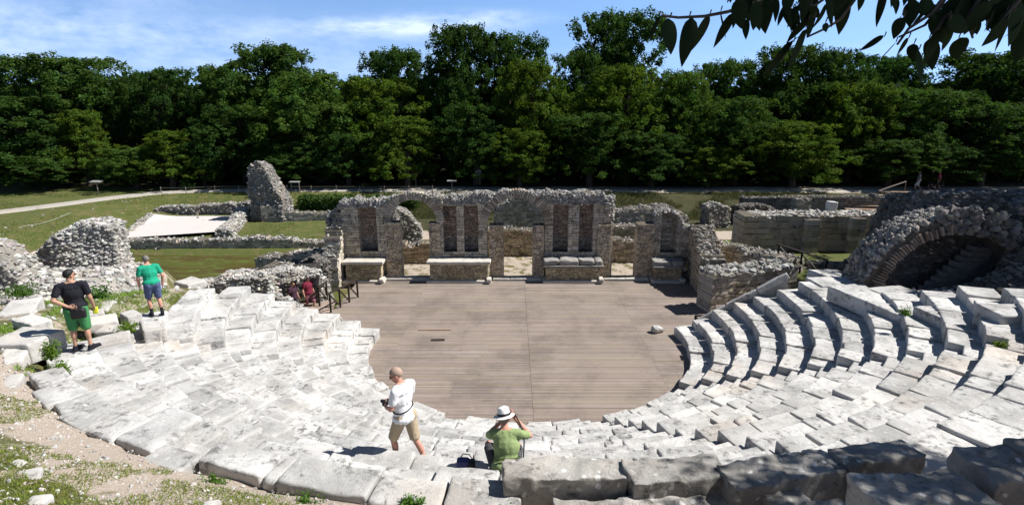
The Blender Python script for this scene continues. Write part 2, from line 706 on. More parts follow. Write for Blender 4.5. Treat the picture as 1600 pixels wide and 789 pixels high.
def mat_leaf(name, base, translucent=0.3, tint_obj=True, rough=0.55, spec=0.25):
    m = bpy.data.materials.new(name)
    m.use_nodes = True
    nt = m.node_tree
    N, L = nt.nodes, nt.links
    for n in list(N):
        N.remove(n)
    k = NT(nt)
    out = N.new('ShaderNodeOutputMaterial')
    pr = N.new('ShaderNodeBsdfPrincipled')
    pr.inputs['Roughness'].default_value = rough
    pr.inputs['Specular IOR Level'].default_value = spec
    tr = N.new('ShaderNodeBsdfTranslucent')
    mx = N.new('ShaderNodeMixShader')
    mx.inputs[0].default_value = translucent
    c = k.mix(1.0, base, k.attr(), 'MULTIPLY')
    if tint_obj:
        c = k.mix(1.0, c, k.objcol(), 'MULTIPLY')
    L.new(c, pr.inputs['Base Color'])
    c2 = k.mix(1.0, c, (1.2, 1.25, 0.5), 'MULTIPLY')
    L.new(c2, tr.inputs['Color'])
    L.new(pr.outputs[0], mx.inputs[1])
    L.new(tr.outputs[0], mx.inputs[2])
    L.new(mx.outputs[0], out.inputs[0])
    return m


M_LEAF = mat_leaf('wood_foliage', (0.050, 0.094, 0.021), 0.4, True, 0.8, 0.08)
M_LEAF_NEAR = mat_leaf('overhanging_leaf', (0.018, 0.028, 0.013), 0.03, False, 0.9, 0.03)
M_GRASS = mat_leaf('grass_blades', (0.13, 0.21, 0.035), 0.25, False)
M_WEED = mat_leaf('weed_leaf', (0.09, 0.19, 0.03), 0.25, False)

# ------------------------------------------------------------------ terrain
CX, CY, R0, RISE, TREAD = 0.6, 19.95, 5.8, 0.348, 0.70


def polar(th, r):
    t = R(th)
    return CX + r * math.sin(t), CY - r * math.cos(t)


def height(x, y):
    x = np.asarray(x, float)
    y = np.asarray(y, float)
    dx, dy = x - CX, y - CY
    r = np.hypot(dx, dy)
    th = np.degrees(np.arctan2(dx, -dy))
    cone = RISE / TREAD * (r - R0) - 0.42
    cone = np.maximum(cone, -0.3)
    up = sstep(13.6, 14.0, r)
    hill = RISE / TREAD * (np.minimum(r, 26) - R0) + 0.05 * (th < -2) - 0.08 + 0.05 * fbm(xy3(x, y, 1.3), 2)
    # level walkway behind the last tier on the right hand half
    walk = sstep(-2, 4, th) * (1 - sstep(52, 62, th))
    hw = 3.72 + np.clip(r - 15.6, 0, 9) * 0.62
    hill = hill * (1 - walk) + hw * walk
    cav = cone * (1 - up) + hill * up
    # left flank is worn down to a shelf
    capl = 2.35 + np.maximum(0, 20.5 - y) * 0.185
    capl = capl + fbm(xy3(x, y, 0.8), 2) * 0.15
    cav = np.where(x < -3, np.minimum(cav, capl + np.maximum(0, x + 8) * 0.6), cav)
    capr = 3.25 + np.maximum(0, 15.5 - y) * 0.30 - np.maximum(0, y - 15.5) * 0.22
    cav = np.where(x > 9, np.minimum(cav, capr + np.maximum(0, 11 - x) * 0.5), cav)
    cav = np.minimum(cav, 7.1)
    # ground of the stage building and of the courts
    low = np.full_like(x, -0.10)
    low = low - 0.30 * sstep(-8.6, -10.2, x) * sstep(24.5, 26.5, y) * (1 - sstep(34.2, 34.9, y))
    low = low + 1.0 * sstep(11.0, 12.6, x) * (1 - sstep(31, 33, y))
    low = low + 0.35 * sstep(34, 46, y)
    bank = sstep(45.0, 48.3, y)
    bankl = sstep(-25.5, -33.0, x) * sstep(14, 26, y)
    low = low * (1 - bank) + 1.15 * bank
    low = np.where(bankl > 0.001, np.maximum(low, low * (1 - bankl) + bankl * 1.15), low)
    yb = np.where(x < -3, 21.3 + 0.0 * x, 20.9)
    # cavea falls to the low ground behind the retaining walls
    wl = np.where(x < -3, sstep(22.3, 25.5, y + 3.2 * sstep(-14.4, -13.0, x)), np.where(x > 12.2, sstep(19.0, 22.5, y), sstep(20.6, 21.1, y)))
    h = cav * (1 - wl) + low * wl
    h = h + fbm(xy3(x, y, 0.35), 3) * 0.10 * sstep(13.9, 15, r) * (1 - 0.6 * sstep(22, 27, y))
    inside = (r < 6.4) | ((y > 19.9) & (y < 28.4) & (np.abs(x) < 9.2))
    h = np.where(inside & (y < 40), np.minimum(h, -0.25), h)
    return h


def h1(x, y):
    return float(height(np.array([x]), np.array([y]))[0])


def axis(a, b, step, far, gr=1.3):
    core = np.arange(a, b + step / 2, step)
    up, s, v = [], step, b
    while v < far:
        s *= gr
        v += s
        up.append(v)
    dn, s, v = [], step, a
    while v > -far:
        s *= gr
        v -= s
        dn.append(v)
    return np.array(dn[::-1] + list(core) + up)


def mat_ground():
    m, nt, b = mat_base('ground_soil_and_turf', 0.95)
    k = NT(nt)
    p = k.pos()
    s = k.sep(k.attr())
    n1 = k.noise(p, 1.6, 7, 0.68)
    n2 = k.noise(p, 9, 6, 0.7)
    n3 = k.noise(p, 42, 3, 0.7)
    dirt = k.mix(n2, (0.27, 0.21, 0.16), (0.42, 0.345, 0.275))
    dirt = k.mix(k.ramp(n3, 0.42, 0.7), dirt, (0.50, 0.445, 0.385))
    dirt = k.mix(k.ramp(k.noise(p, 23, 5, 0.75), 0.57, 0.7), dirt, (0.19, 0.15, 0.11))
    grass = k.mix(n2, (0.050, 0.072, 0.014), (0.115, 0.125, 0.032))
    grass = k.mix(k.ramp(n1, 0.45, 0.68), grass, (0.15, 0.12, 0.052))
    grass = k.mix(k.ramp(n3, 0.5, 0.72), grass, (0.035, 0.06, 0.015))
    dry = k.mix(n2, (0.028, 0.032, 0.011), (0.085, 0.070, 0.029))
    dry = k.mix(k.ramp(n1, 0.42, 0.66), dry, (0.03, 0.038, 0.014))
    fr = k.ramp(k.math('ADD', s[0], k.math('MULTIPLY', k.math('SUBTRACT', n1, 0.5), 1.1)), 0.42, 0.58)
    c = k.mix(fr, dirt, grass)
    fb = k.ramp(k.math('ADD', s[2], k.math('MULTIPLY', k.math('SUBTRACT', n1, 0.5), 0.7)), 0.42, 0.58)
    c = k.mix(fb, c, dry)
    k.L.new(c, b.inputs['Base Color'])
    k.bump(k.math('ADD', n2, k.math('MULTIPLY', n3, 0.5)), 0.8, 0.05, b)
    return m


def build_ground():
    xs = axis(-34, 28, 0.4, 1500)
    ys = axis(-3, 54, 0.4, 1600)
    X, Y = np.meshgrid(xs, ys, indexing='ij')
    Z = height(X, Y)
    nx, ny = X.shape
    I = np.arange(nx * ny).reshape(nx, ny)
    F = np.stack([I[:-1, :-1], I[1:, :-1], I[1:, 1:], I[:-1, 1:]], -1).reshape(-1, 4)
    x, y = X.ravel(), Y.ravel()
    dx, dy = x - CX, y - CY
    r = np.hypot(dx, dy)
    th = np.degrees(np.arctan2(dx, -dy))
    g = np.full(len(x), 0.30)
    g = np.where((y > 24), 0.85, g)
    nearl = (y < 14) & (x < 1)
    g = np.where(nearl, 0.05 + 0.58 * sstep(14.5, 15.9, r + fbm(xy3(x, y, 0.6), 2) * 1.4), g)
    g = np.where((x < -3) & (y >= 10) & (y < 24), np.maximum(g, 0.52), g)
    g = np.where((np.abs(x) < 13) & (y > 27) & (y < 33), 0.45, g)
    g = np.where((x > 0) & (y < 12), 0.1, g)
    g = np.where((y > 37) & (x > -9), 0.3, g)
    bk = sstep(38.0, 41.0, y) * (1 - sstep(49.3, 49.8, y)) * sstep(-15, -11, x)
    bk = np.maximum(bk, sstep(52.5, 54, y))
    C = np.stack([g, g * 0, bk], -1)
    mb = MB()
    mb.add(np.stack([x, y, Z.ravel()], -1), F, C)
    o = mb.build('ground', mat_ground(), smooth=True)
    tag(o, 'grass, bare earth and low ground around the ruined theatre', 'ground', kind='structure')


build_ground()


def ribbon(name, pts, w, mat, lift, label, cat):
    """flat strip following a polyline, draped on the ground"""
    P = []
    for a, b in zip(pts[:-1], pts[1:]):
        n = max(2, int(math.dist(a[:2], b[:2]) / 0.7))
        for i in range(n):
            t = i / n
            P.append((a[0] + (b[0] - a[0]) * t, a[1] + (b[1] - a[1]) * t))
    P.append(pts[-1][:2])
    P = np.array(P)
    for _ in range(12):
        P[1:-1] = (P[:-2] + 2 * P[1:-1] + P[2:]) / 4
    T = np.gradient(P, axis=0)
    T /= np.linalg.norm(T, axis=1)[:, None]
    Nn = np.stack([-T[:, 1], T[:, 0]], -1)
    k = 7
    rows = []
    for j in range(k):
        f = j / (k - 1) - 0.5
        q = P + Nn * (f * w * (1 + 0.12 * fbm(xy3(P[:, 0], P[:, 1] + j, 0.5), 2)))[:, None]
        rows.append(np.stack([q[:, 0], q[:, 1], height(q[:, 0], q[:, 1]) + lift - 0.10 * abs(f * 2) ** 6], -1))
    V = np.stack(rows, 1)
    I = np.arange(V.shape[0] * k).reshape(-1, k)
    F = np.stack([I[:-1, :-1], I[1:, :-1], I[1:, 1:], I[:-1, 1:]], -1).reshape(-1, 4)
    mb = MB()
    mb.add(V.reshape(-1, 3), F)
    o = mb.build(name, mat, smooth=True)
    tag(o, label, cat, kind='structure')
    return o


M_PATH = mat_tinted('gravel_path', (0.36, 0.335, 0.295), 8, 0.2, spot_amt=0.15)
ribbon('path', [(-46, 33.5, 0), (-39, 37.8, 0), (-35.4, 42.5, 0), (-33, 47.2, 0), (-30, 50.2, 0), (-24, 51.2, 0), (-10, 51.2, 0), (12, 51.0, 0), (36, 51.0, 0), (60, 51, 0)],
       2.1, M_PATH, 0.07, 'pale gravel path curving along the edge of the wood', 'path')


def mat_water():
    m, nt, b = mat_base('shallow_brown_water', 0.25)
    k = NT(nt)
    p = k.pos()
    n = k.noise(p, 0.5, 6, 0.65, stretch=(0.5, 1.4, 1))
    c = k.mix(k.ramp(n, 0.4, 0.62), (0.075, 0.05, 0.012), (0.085, 0.085, 0.018))
    c = k.mix(k.ramp(k.noise(p, 2.2, 6, 0.7, stretch=(0.5, 1.5, 1)), 0.5, 0.66), c, (0.11, 0.15, 0.03))
    k.L.new(c, b.inputs['Base Color'])
    b.inputs['Specular IOR Level'].default_value = 0.35
    k.bump(k.noise(p, 6, 3), 0.12, 0.01, b)
    return m


mb = MB()
mb.add([(-27, 25.2, -0.21), (-9.4, 25.2, -0.21), (-9.4, 33.6, -0.21), (-27, 34.0, -0.21)], [(0, 1, 2, 3)])
tag(mb.build('water', mat_water()), 'shallow brown flood water with weed beyond the left seats', 'water', kind='structure')

# pale gravel floor of the ruined room on the left
mb = MB()
n = 26
xs_ = np.linspace(0, 1, n)
q0, q1, q2, q3 = [np.array(v) for v in ((-25.6, 36.5), (-19.0, 38.9), (-21.2, 43.8), (-27.6, 43.8))]
Ug, Vg = np.meshgrid(xs_, xs_, indexing='ij')
PP = (q0 * (1 - Ug[..., None]) + q1 * Ug[..., None]) * (1 - Vg[..., None]) + (q3 * (1 - Ug[..., None]) + q2 * Ug[..., None]) * Vg[..., None]
I = np.arange(n * n).reshape(n, n)
mb.add(np.stack([PP[..., 0], PP[..., 1], np.maximum(height(PP[..., 0], PP[..., 1]) + 0.03, 0.22)], -1).reshape(-1, 3),
       np.stack([I[:-1, :-1], I[1:, :-1], I[1:, 1:], I[:-1, 1:]], -1).reshape(-1, 4))
tag(mb.build('gravel_floor', mat_tinted('pale_pinkish_gravel', (0.52, 0.485, 0.465), 14, 0.12, spot_amt=0.08, tan_amt=0.1)),
    'pale pinkish gravel floor inside the low ruined room', 'gravel floor', kind='structure')

# ------------------------------------------------------------------ timber deck
def build_deck():
    t = thing('timber_deck', 'weathered brown timber deck filling the round floor before the stage wall', 'deck', (0, 20, 0))
    mb = MB()
    w, gap = 0.066, 0.011
    y = 13.9
    seams = [-8.1, -4.3, 0.62, 5.0, 9.0]
    while y < 28.05:
        # outline of the deck at this y
        if y > 20:
            xl, xr = -7.85 + max(0, 23.2 - y) * 0.42, 9.0
            if y < 23.0:
                xr = 8.6
        else:
            c = math.sqrt(max(0.1, 6.5 ** 2 - (y - CY) ** 2))
            xl, xr = CX - c, CX + c
        cuts = [xl]
        for s in seams[1:-1]:
            cuts.append(s + (0.004 if s == 0.62 else RNG.choice([0.0, 0.0, 0.45 * RNG.normal()])))
        if RNG.random() < 0.5:
            cuts.append(-1.9 + RNG.choice([0, 0.8]))
        cuts = sorted(c_ for c_ in cuts if xl <= c_ < xr - 0.3) + [xr]
        for a, b in zip(cuts[:-1], cuts[1:]):
            g = RNG.uniform(0.86, 1.12)
            col = (g, g * RNG.uniform(0.97, 1.03), g * RNG.uniform(0.93, 1.06))
            box(mb, ((a + b) / 2, y, -0.022 + RNG.normal() * 0.0012), ((b - a) / 2 - 0.004, w / 2, 0.02), col=col, rz=RNG.normal() * 0.0006)
        y += w + gap
    part(mb, 'boards', M_DECK, t)
    mb = MB()
    for x in np.arange(-7.4, 9.0, 0.9):
        c = math.sqrt(max(0.1, 6.3 ** 2 - (x - CX) ** 2)) if abs(x - CX) < 6.2 else -0.6
        ya = CY - c if c > 0 else 20.9
        if x < -5.8:
            ya = 23.3
        box(mb, (x, (ya + 28) / 2, -0.13), (0.04, (28 - ya) / 2, 0.08))
    part(mb, 'joist', M_RAIL, t)


build_deck()

# loose batten and hatch mark on the deck
mb = MB()
box(mb, (-3.1, 21.52, 0.018), (0.66, 0.035, 0.015), rz=0.01)
tag(mb.build('timber_batten', M_STEPWOOD, None, origin=(-3.1, 21.52, 0)), 'thin pale batten lying loose on the left half of the deck', 'batten')
mb = MB()
box(mb, (-2.85, 20.55, 0.006), (0.26, 0.10, 0.004), rz=0.05)
tag(mb.build('deck_patch', M_RAIL, None, origin=(-2.85, 20.55, 0)), 'small dark patch board on the deck in front of the batten', 'board')

# ------------------------------------------------------------------ stone seating
STAIRS = [16.2, 50.0, -22.0, -57.5]
STW = 0.72
# first and last angle of every tier, lowest first
ENDS = [(-99, 101), (-97.5, 100), (-95.5, 98.5), (-93.5, 96.5), (-91.5, 94.8), (-90, 93.3), (-89, 92.0), (-82, 84), (-67.5, 76), (-55.5, 72), (-51, 70), (-41, 66)]


def curved_block(th0, th1, r0, r1, z0, z1, rho=0.045, amp=0.016, tilt=0.012, res=0.2):
    rm = (r0 + r1) / 2
    L = R(th1 - th0) * rm
    P, Fc = block((L / 2, (r1 - r0) / 2, (z1 - z0) / 2), rho=rho, amp=amp, res=res)
    P = P + np.stack([np.zeros(len(P)), np.zeros(len(P)), P[:, 0] * RNG.normal() * tilt + P[:, 1] * RNG.normal() * tilt], -1)
    t = R((th0 + th1) / 2) + P[:, 0] / rm
    r = rm + P[:, 1]
    z = (z0 + z1) / 2 + P[:, 2]
    return np.stack([CX + r * np.sin(t), CY - r * np.cos(t), z], -1), Fc[:, ::1]


ORD = ['lowest', 'second', 'third', 'fourth', 'fifth', 'sixth', 'seventh', 'eighth', 'ninth', 'tenth', 'eleventh', 'topmost']
for k in range(12):
    if k == 0:
        lab = 'lowest curved tier of pale limestone seats bordering the brown timber deck'
    elif k == 11:
        lab = 'topmost worn curved tier of seats along the gravel and grass, just behind the seated man'
    else:
        lab = '%s curved tier of pale limestone seats counted up from the timber deck' % ORD[k]
    root = thing('seating_tier', lab, 'seating tier', (CX, CY - R0 - k * TREAD, 0), 'curved tiers of stone seats')
    r0 = R0 + k * TREAD
    zt = RISE * (k + 1)
    a, e = ENDS[k]
    gaps = []
    for s in STAIRS:
        hw = math.degrees(STW / 2 / (r0 + 0.35))
        if a < s - hw and s + hw < e:
            gaps.append((s - hw, s + hw))
    segs, cur = [], a
    for g0, g1 in sorted(gaps):
        segs.append((cur, g0))
        cur = g1
    segs.append((cur, e))
    for s0, s1 in segs:
        Ls = R(s1 - s0) * (r0 + 0.35)
        if Ls < 0.25:
            continue
        nb = max(1, int(round(Ls / (RNG.uniform(0.62, 0.82) if s1 < 0 else RNG.uniform(0.78, 0.98)))))
        cuts = np.linspace(0, 1, nb + 1)
        cuts[1:-1] += RNG.normal(size=nb - 1) * 0.22 / nb
        for c0, c1 in zip(cuts[:-1], cuts[1:]):
            t0, t1 = s0 + (s1 - s0) * c0, s0 + (s1 - s0) * c1
            tm = (t0 + t1) / 2
            if k == 11 and -2 < tm < 19.5:
                continue          # the big parapet blocks stand here
            g = math.degrees((0.016 if tm > 0 else 0.010) / r0)
            rag = 0.022 if tm > -30 else 0.035
            dr = RNG.normal() * 0.022
            dz = RNG.normal() * (0.022 if tm < 0 else 0.014) - (RNG.random() < 0.10) * 0.06
            extra = 0.0
            if k in (10,) and tm < -30:
                dz -= 0.02
            V, Fc = curved_block(t0 + g, t1 - g, r0 + dr, r0 + (TREAD + 0.10 if k < 11 or tm > 19 else 0.42) + RNG.uniform(0, 0.06 if k < 11 or tm > 19 else 0.32), zt - 0.47, zt + dz,
                                 rho=RNG.uniform(0.02, 0.045) if tm > 0 else RNG.uniform(0.03, 0.06), amp=0.018 if tm > 0 else 0.022, tilt=0.022)
            b = MB()
            b.add(V, Fc)
            part(b, 'seat_block', M_SEAT, root, smooth=True)

SL_LAB = {16.2: 'straight stone stair climbing the seats between the seated man and the sunlit right wing',
          50.0: 'stone stair at the foot of the right wing, edged by dark shaded riser ends',
          -22.0: 'worn stone stair climbing the seats past the man in the white shirt',
          -57.5: 'worn stone stair climbing the left wing below the man in green'}
for s in STAIRS:
    root = thing('stone_stair', SL_LAB[s], 'stair', (*polar(s, R0), 0), 'radial stairs through the seats')
    for k in range(12):
        a, e = ENDS[k]
        r0 = R0 + k * TREAD
        hw = math.degrees(STW / 2 / (r0 + 0.35))
        if not (a < s - hw and s + hw < e) or (k == 11 and 0 < s < 50):
            continue
        for j in range(2):
            z1 = RISE * (k + 0.5 + 0.5 * j) + RNG.normal() * 0.01
            V, Fc = curved_block(s - hw * 0.985, s + hw * 0.985, r0 + j * TREAD / 2, r0 + (j + 1) * TREAD / 2 + 0.06, z1 - 0.40, z1, rho=0.03, amp=0.012)
            b = MB()
            b.add(V, Fc)
            part(b, 'step', M_SEAT, root, smooth=True)

# sloping retaining walls that close the two wings
def retaining(name, lab, pts, w, side):
    root = thing(name, lab, 'wall', (pts[0][0], pts[0][1], 0))
    cp, bd = MB(), MB()
    for (x0, y0, z0), (x1, y1, z1) in zip(pts[:-1], pts[1:]):
        L = math.hypot(x1 - x0, y1 - y0)
        n = max(1, int(L / 0.85))
        for i in range(n):
            f0, f1 = i / n, (i + 1) / n
            a = np.array((x0 + (x1 - x0) * f0, y0 + (y1 - y0) * f0, z0 + (z1 - z0) * f0))
            b = np.array((x0 + (x1 - x0) * f1, y0 + (y1 - y0) * f1, z0 + (z1 - z0) * f1))
            d = b - a
            P, Fc = block((np.linalg.norm(d) / 2 - 0.012, w / 2, 0.12), rho=0.03, amp=0.02)
            q = d / np.linalg.norm(d)
            s_ = np.array((-q[1], q[0], 0)) / math.hypot(q[0], q[1])
            u = np.cross(q, s_)
            P = P @ np.stack([q, s_, u]) + (a + b) / 2
            cp.add(P, Fc)
            zm = (a[2] + b[2]) / 2
            V = CUBE_V * np.array([L / n / 2, w / 2 - 0.03, 1])
            V[:, 2] = np.where(V[:, 2] > 0, 0, 1)
            top = np.where(CUBE_V[:, 0] > 0, b[2], a[2]) - 0.11
            zz = np.where(CUBE_V[:, 2] > 0, top, -0.3)
            h = np.array((d[0], d[1])) / math.hypot(d[0], d[1])
            m = (a + b) / 2
            XY = m[:2] + V[:, :1] * h + V[:, 1:2] * np.array([-h[1], h[0]])
            bd.add(np.concatenate([XY, zz[:, None]], 1), CUBE_F, np.array((1, 1, 1)) * RNG.uniform(0.8, 1.1))
    part(cp, 'coping', M_SEAT, root, smooth=True)
    part(bd, 'wall', M_RUBBLE, root)


retaining('seat_abutment', 'smooth sloping stone coping that closes the right wing of seats', [(7.35, 21.32, 0.42), (10.35, 20.62, 2.58)], 0.22, 1)

# ------------------------------------------------------------------ big parapet blocks and near blocks (each one lies by itself)
def loose(pos, h, rz, lab, mat=M_LOOSE, rho=0.05, amp=0.02, tx=0.0, ty=0.0, name='stone_block', cat='stone block', group=None, res=0.14, fs=3.0):
    P, Fc = block(h, rho=rho, amp=amp, res=res, fs=fs)
    M = np.array(Matrix.Rotation(rz, 3, 'Z') @ Matrix.Rotation(tx, 3, 'X') @ Matrix.Rotation(ty, 3, 'Y'))
    b = MB()
    b.add(P @ M.T, Fc)
    o = b.build(name, mat, smooth=True)
    o.location = pos
    tag(o, lab, cat, group)
    return o


def quad_block(px4, z, depth, lab, mat=M_FORE, **kw):
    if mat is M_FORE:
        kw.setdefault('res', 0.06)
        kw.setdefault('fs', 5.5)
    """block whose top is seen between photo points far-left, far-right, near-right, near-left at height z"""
    q = [atz(a, b, z) for a, b in px4]
    c = sum(q) / 4
    ux = (q[1] - q[0] + q[2] - q[3])[:2] / 2
    uy = (q[0] - q[3] + q[1] - q[2])[:2] / 2
    L, D = np.linalg.norm(ux), np.linalg.norm(uy)
    ang = math.atan2(ux[1], ux[0])
    return loose((c[0], c[1], z - depth / 2), (L / 2, D / 2, depth / 2), ang, lab, mat, **kw)


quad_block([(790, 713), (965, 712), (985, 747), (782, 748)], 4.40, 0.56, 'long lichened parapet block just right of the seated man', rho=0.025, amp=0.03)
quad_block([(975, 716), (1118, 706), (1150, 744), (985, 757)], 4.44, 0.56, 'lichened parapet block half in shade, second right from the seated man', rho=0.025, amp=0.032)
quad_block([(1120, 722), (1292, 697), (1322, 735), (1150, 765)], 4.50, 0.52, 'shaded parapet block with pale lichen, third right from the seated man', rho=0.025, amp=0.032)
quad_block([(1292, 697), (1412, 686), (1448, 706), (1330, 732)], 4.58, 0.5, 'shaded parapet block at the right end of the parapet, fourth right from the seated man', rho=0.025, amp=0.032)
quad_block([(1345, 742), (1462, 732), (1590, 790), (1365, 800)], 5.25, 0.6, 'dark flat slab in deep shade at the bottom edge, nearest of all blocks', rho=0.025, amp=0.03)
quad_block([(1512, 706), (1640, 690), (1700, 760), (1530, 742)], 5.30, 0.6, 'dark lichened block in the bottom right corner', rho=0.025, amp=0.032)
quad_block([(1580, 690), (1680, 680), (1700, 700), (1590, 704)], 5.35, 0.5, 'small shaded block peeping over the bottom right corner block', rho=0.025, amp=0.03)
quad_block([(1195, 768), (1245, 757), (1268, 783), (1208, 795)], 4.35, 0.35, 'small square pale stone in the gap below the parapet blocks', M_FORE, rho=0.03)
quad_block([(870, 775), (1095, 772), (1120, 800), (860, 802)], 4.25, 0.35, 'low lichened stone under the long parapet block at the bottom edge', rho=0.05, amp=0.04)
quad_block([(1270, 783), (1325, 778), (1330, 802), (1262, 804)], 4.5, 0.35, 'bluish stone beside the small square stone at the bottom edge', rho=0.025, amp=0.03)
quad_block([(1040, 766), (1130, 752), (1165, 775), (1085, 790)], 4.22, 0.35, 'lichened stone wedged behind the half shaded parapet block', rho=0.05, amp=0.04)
quad_block([(1548, 476), (1640, 476), (1660, 492), (1540, 490)], 4.05, 0.55, 'big isolated block with dark front at the right edge of the seats', M_SEAT, rho=0.04)
quad_block([(1318, 443), (1368, 446), (1420, 487), (1385, 500)], 3.0, 0.5, 'tall slanting seat block standing proud at the top of the right wing', M_SEAT, rho=0.03)
quad_block([(1440, 478), (1520, 476), (1540, 498), (1470, 503)], 3.42, 0.36, 'split block beside the isolated block above the right wing', M_SEAT, rho=0.04)
quad_block([(1365, 448), (1420, 446), (1455, 468), (1400, 474)], 2.85, 0.4, 'pale flat slab between the vault and the right wing', M_SEAT, rho=0.04)
quad_block([(1262, 432), (1325, 432), (1345, 446), (1280, 447)], 2.5, 0.4, 'pale slab at the head of the sloping coping', M_SEAT, rho=0.04)
quad_block([(1260, 424), (1310, 418), (1370, 440), (1320, 444)], 2.35, 0.4, 'tilted pale slab leaning towards the foot of the rubble arch', M_SEAT, rho=0.04, ty=0.1)

# left: fallen and displaced stones in the grass above the left wing
for spec in [
    ([(4, 527), (60, 503), (78, 520), (12, 550)], 4.25, 0.45, 'large block left of the man in black, with a dark shadow on its top', M_LOOSE),
    ([(0, 545), (38, 538), (45, 560), (0, 566)], 4.15, 0.4, 'rough grey block at the left edge below the shadowed block', M_LOOSE),
    ([(28, 497), (60, 488), (75, 500), (36, 512)], 4.1, 0.35, 'small block behind the left shadowed block', M_LOOSE),
    ([(130, 497), (178, 489), (186, 498), (136, 508)], 3.6, 0.25, 'narrow pale slab right of the man in black, nearer of two', M_LOOSE),
    ([(126, 486), (158, 480), (166, 488), (132, 494)], 3.55, 0.25, 'narrow pale slab right of the man in black, farther of two', M_LOOSE),
    ([(158, 508), (200, 506), (196, 516), (150, 517)], 3.5, 0.2, 'thin white slab lying in the bright grass', M_LOOSE),
    ([(190, 488), (214, 482), (216, 490), (192, 497)], 3.45, 0.25, 'small tan block in the grass below the man in green', M_LOOSE),
    ([(150, 473), (172, 471), (174, 482), (152, 485)], 3.2, 0.35, 'upright white stone in front of the dark bush', M_LOOSE),
    ([(0, 471), (55, 465), (62, 484), (8, 492)], 3.75, 0.45, 'long jagged boulder at the left edge below the rubble', M_LOOSE),
    ([(100, 452), (165, 446), (172, 462), (108, 470)], 2.95, 0.4, 'long pale boulder at the foot of the big rubble wall', M_LOOSE),
    ([(276, 438), (305, 431), (318, 437), (288, 447)], 2.5, 0.3, 'pointed white slab beside the flood water', M_LOOSE),
    ([(50, 450), (95, 446), (98, 458), (52, 464)], 3.2, 0.35, 'grey boulder just behind the head of the man in black', M_LOOSE),
    ([(218, 500), (252, 494), (256, 512), (222, 520)], 3.40, 0.4, 'seat block under the feet of the man in green', M_SEAT),
    ([(0, 720), (30, 716), (42, 732), (4, 742)], 4.85, 0.14, 'flat pale slab at the left edge of the gravel', M_LOOSE),
    ([(18, 738), (62, 728), (70, 742), (22, 758)], 4.92, 0.14, 'cracked flat slab beside the flat slab in the gravel', M_LOOSE),
    ([(42, 776), (78, 772), (82, 784), (44, 790)], 5.05, 0.16, 'small pale stone in the grass at the bottom left', M_LOOSE),
    ([(312, 781), (336, 779), (346, 790), (318, 794)], 4.85, 0.14, 'small white stone at the bottom edge below the seats', M_LOOSE),
    ([(0, 588), (22, 584), (40, 600), (4, 606)], 4.25, 0.2, 'half buried slab at the left edge beside a grass patch', M_LOOSE),
]:
    quad_block(*spec, rho=0.04, amp=0.025)

# loose rock on the deck
P = ROCKS[3] * np.array([0.30, 0.2, 0.2])
b = MB()
b.add(P, ICO_F)
o = b.build('deck_rock', M_LOOSE)
o.location = (5.76, 21.3, 0.12)
tag(o, 'single pale rock lying on the right side of the deck', 'rock')

# ------------------------------------------------------------------ masonry and rubble builders
class Frame:
    """local wall frame: u along A->B, v to the back (left of the direction), z up"""
    def __init__(self, A, B):
        self.A = np.array(A[:2], float)
        d = np.array(B[:2], float) - self.A
        self.L = np.linalg.norm(d)
        self.d = d / self.L
        self.n = np.array([-self.d[1], self.d[0]])

    def __call__(self, P):
        P = np.asarray(P, float)
        xy = self.A + P[..., :1] * self.d + P[..., 1:2] * self.n
        return np.concatenate([xy, P[..., 2:3]], -1)


def stone(mb, fr, u0, u1, v0, v1, z0, z1, col, jit=0.012):
    V = CUBE_V * np.array([(u1 - u0) / 2, (v1 - v0) / 2, (z1 - z0) / 2]) + np.array([(u0 + u1) / 2, (v0 + v1) / 2, (z0 + z1) / 2])
    V = V + RNG.uniform(-jit, jit, V.shape)
    mb.add(fr(V), CUBE_F, col)


def subtract(iv, holes):
    out = [iv]
    for a, b in holes:
        nx = []
        for c, d in out:
            if b <= c or a >= d:
                nx.append((c, d))
            else:
                if a > c:
                    nx.append((c, a))
                if b < d:
                    nx.append((b, d))
        out = nx
    return [(c, d) for c, d in out if d - c > 0.03]


def masonry(mb, fr, u0, u1, v0, v1, z0, top, ch=0.125, holes=None, lmin=0.18, lmax=0.42, jit=0.012, tint=None, var=0.32, mort=0.24):
    z = z0
    zmax = max(top(u) for u in np.linspace(u0, u1, 40))
    while z < zmax:
        h = ch * RNG.uniform(0.85, 1.2)
        zc = z + h / 2
        for a, b in subtract((u0, u1), holes(zc) if holes else []):
            u = a
            first = True
            while u < b - 1e-6:
                L = RNG.uniform(lmin, lmax) * (RNG.uniform(0.4, 1) if first else 1)
                first = False
                e = min(b, u + L)
                if b - e < lmin * 0.4:
                    e = b
                if zc < top((u + e) / 2):
                    g = 1 + RNG.uniform(-var, var)
                    c = np.array([g, g * RNG.uniform(0.95, 1.02), g * RNG.uniform(0.88, 1.02)])
                    if tint is not None:
                        c = c * np.asarray(tint(zc, (u + e) / 2))
                    o1, o2 = RNG.uniform(-0.018, 0.018, 2)
                    gu = 0.009
                    stone(mb, fr, u + (gu if u > a else 0), e - (gu if e < b else 0), v0 + o1, v1 + o2, z + 0.009, z + h - 0.009, c, jit)
                    if mort:
                        V = CUBE_V * np.array([(e - u) / 2 - 0.02, (v1 - v0) / 2 - 0.03, h / 2 + 0.004]) + np.array([(u + e) / 2, (v0 + v1) / 2, zc])
                        mb.add(fr(V), CUBE_F, np.array([1, 0.96, 0.9]) * mort)
                u = e
        z += h


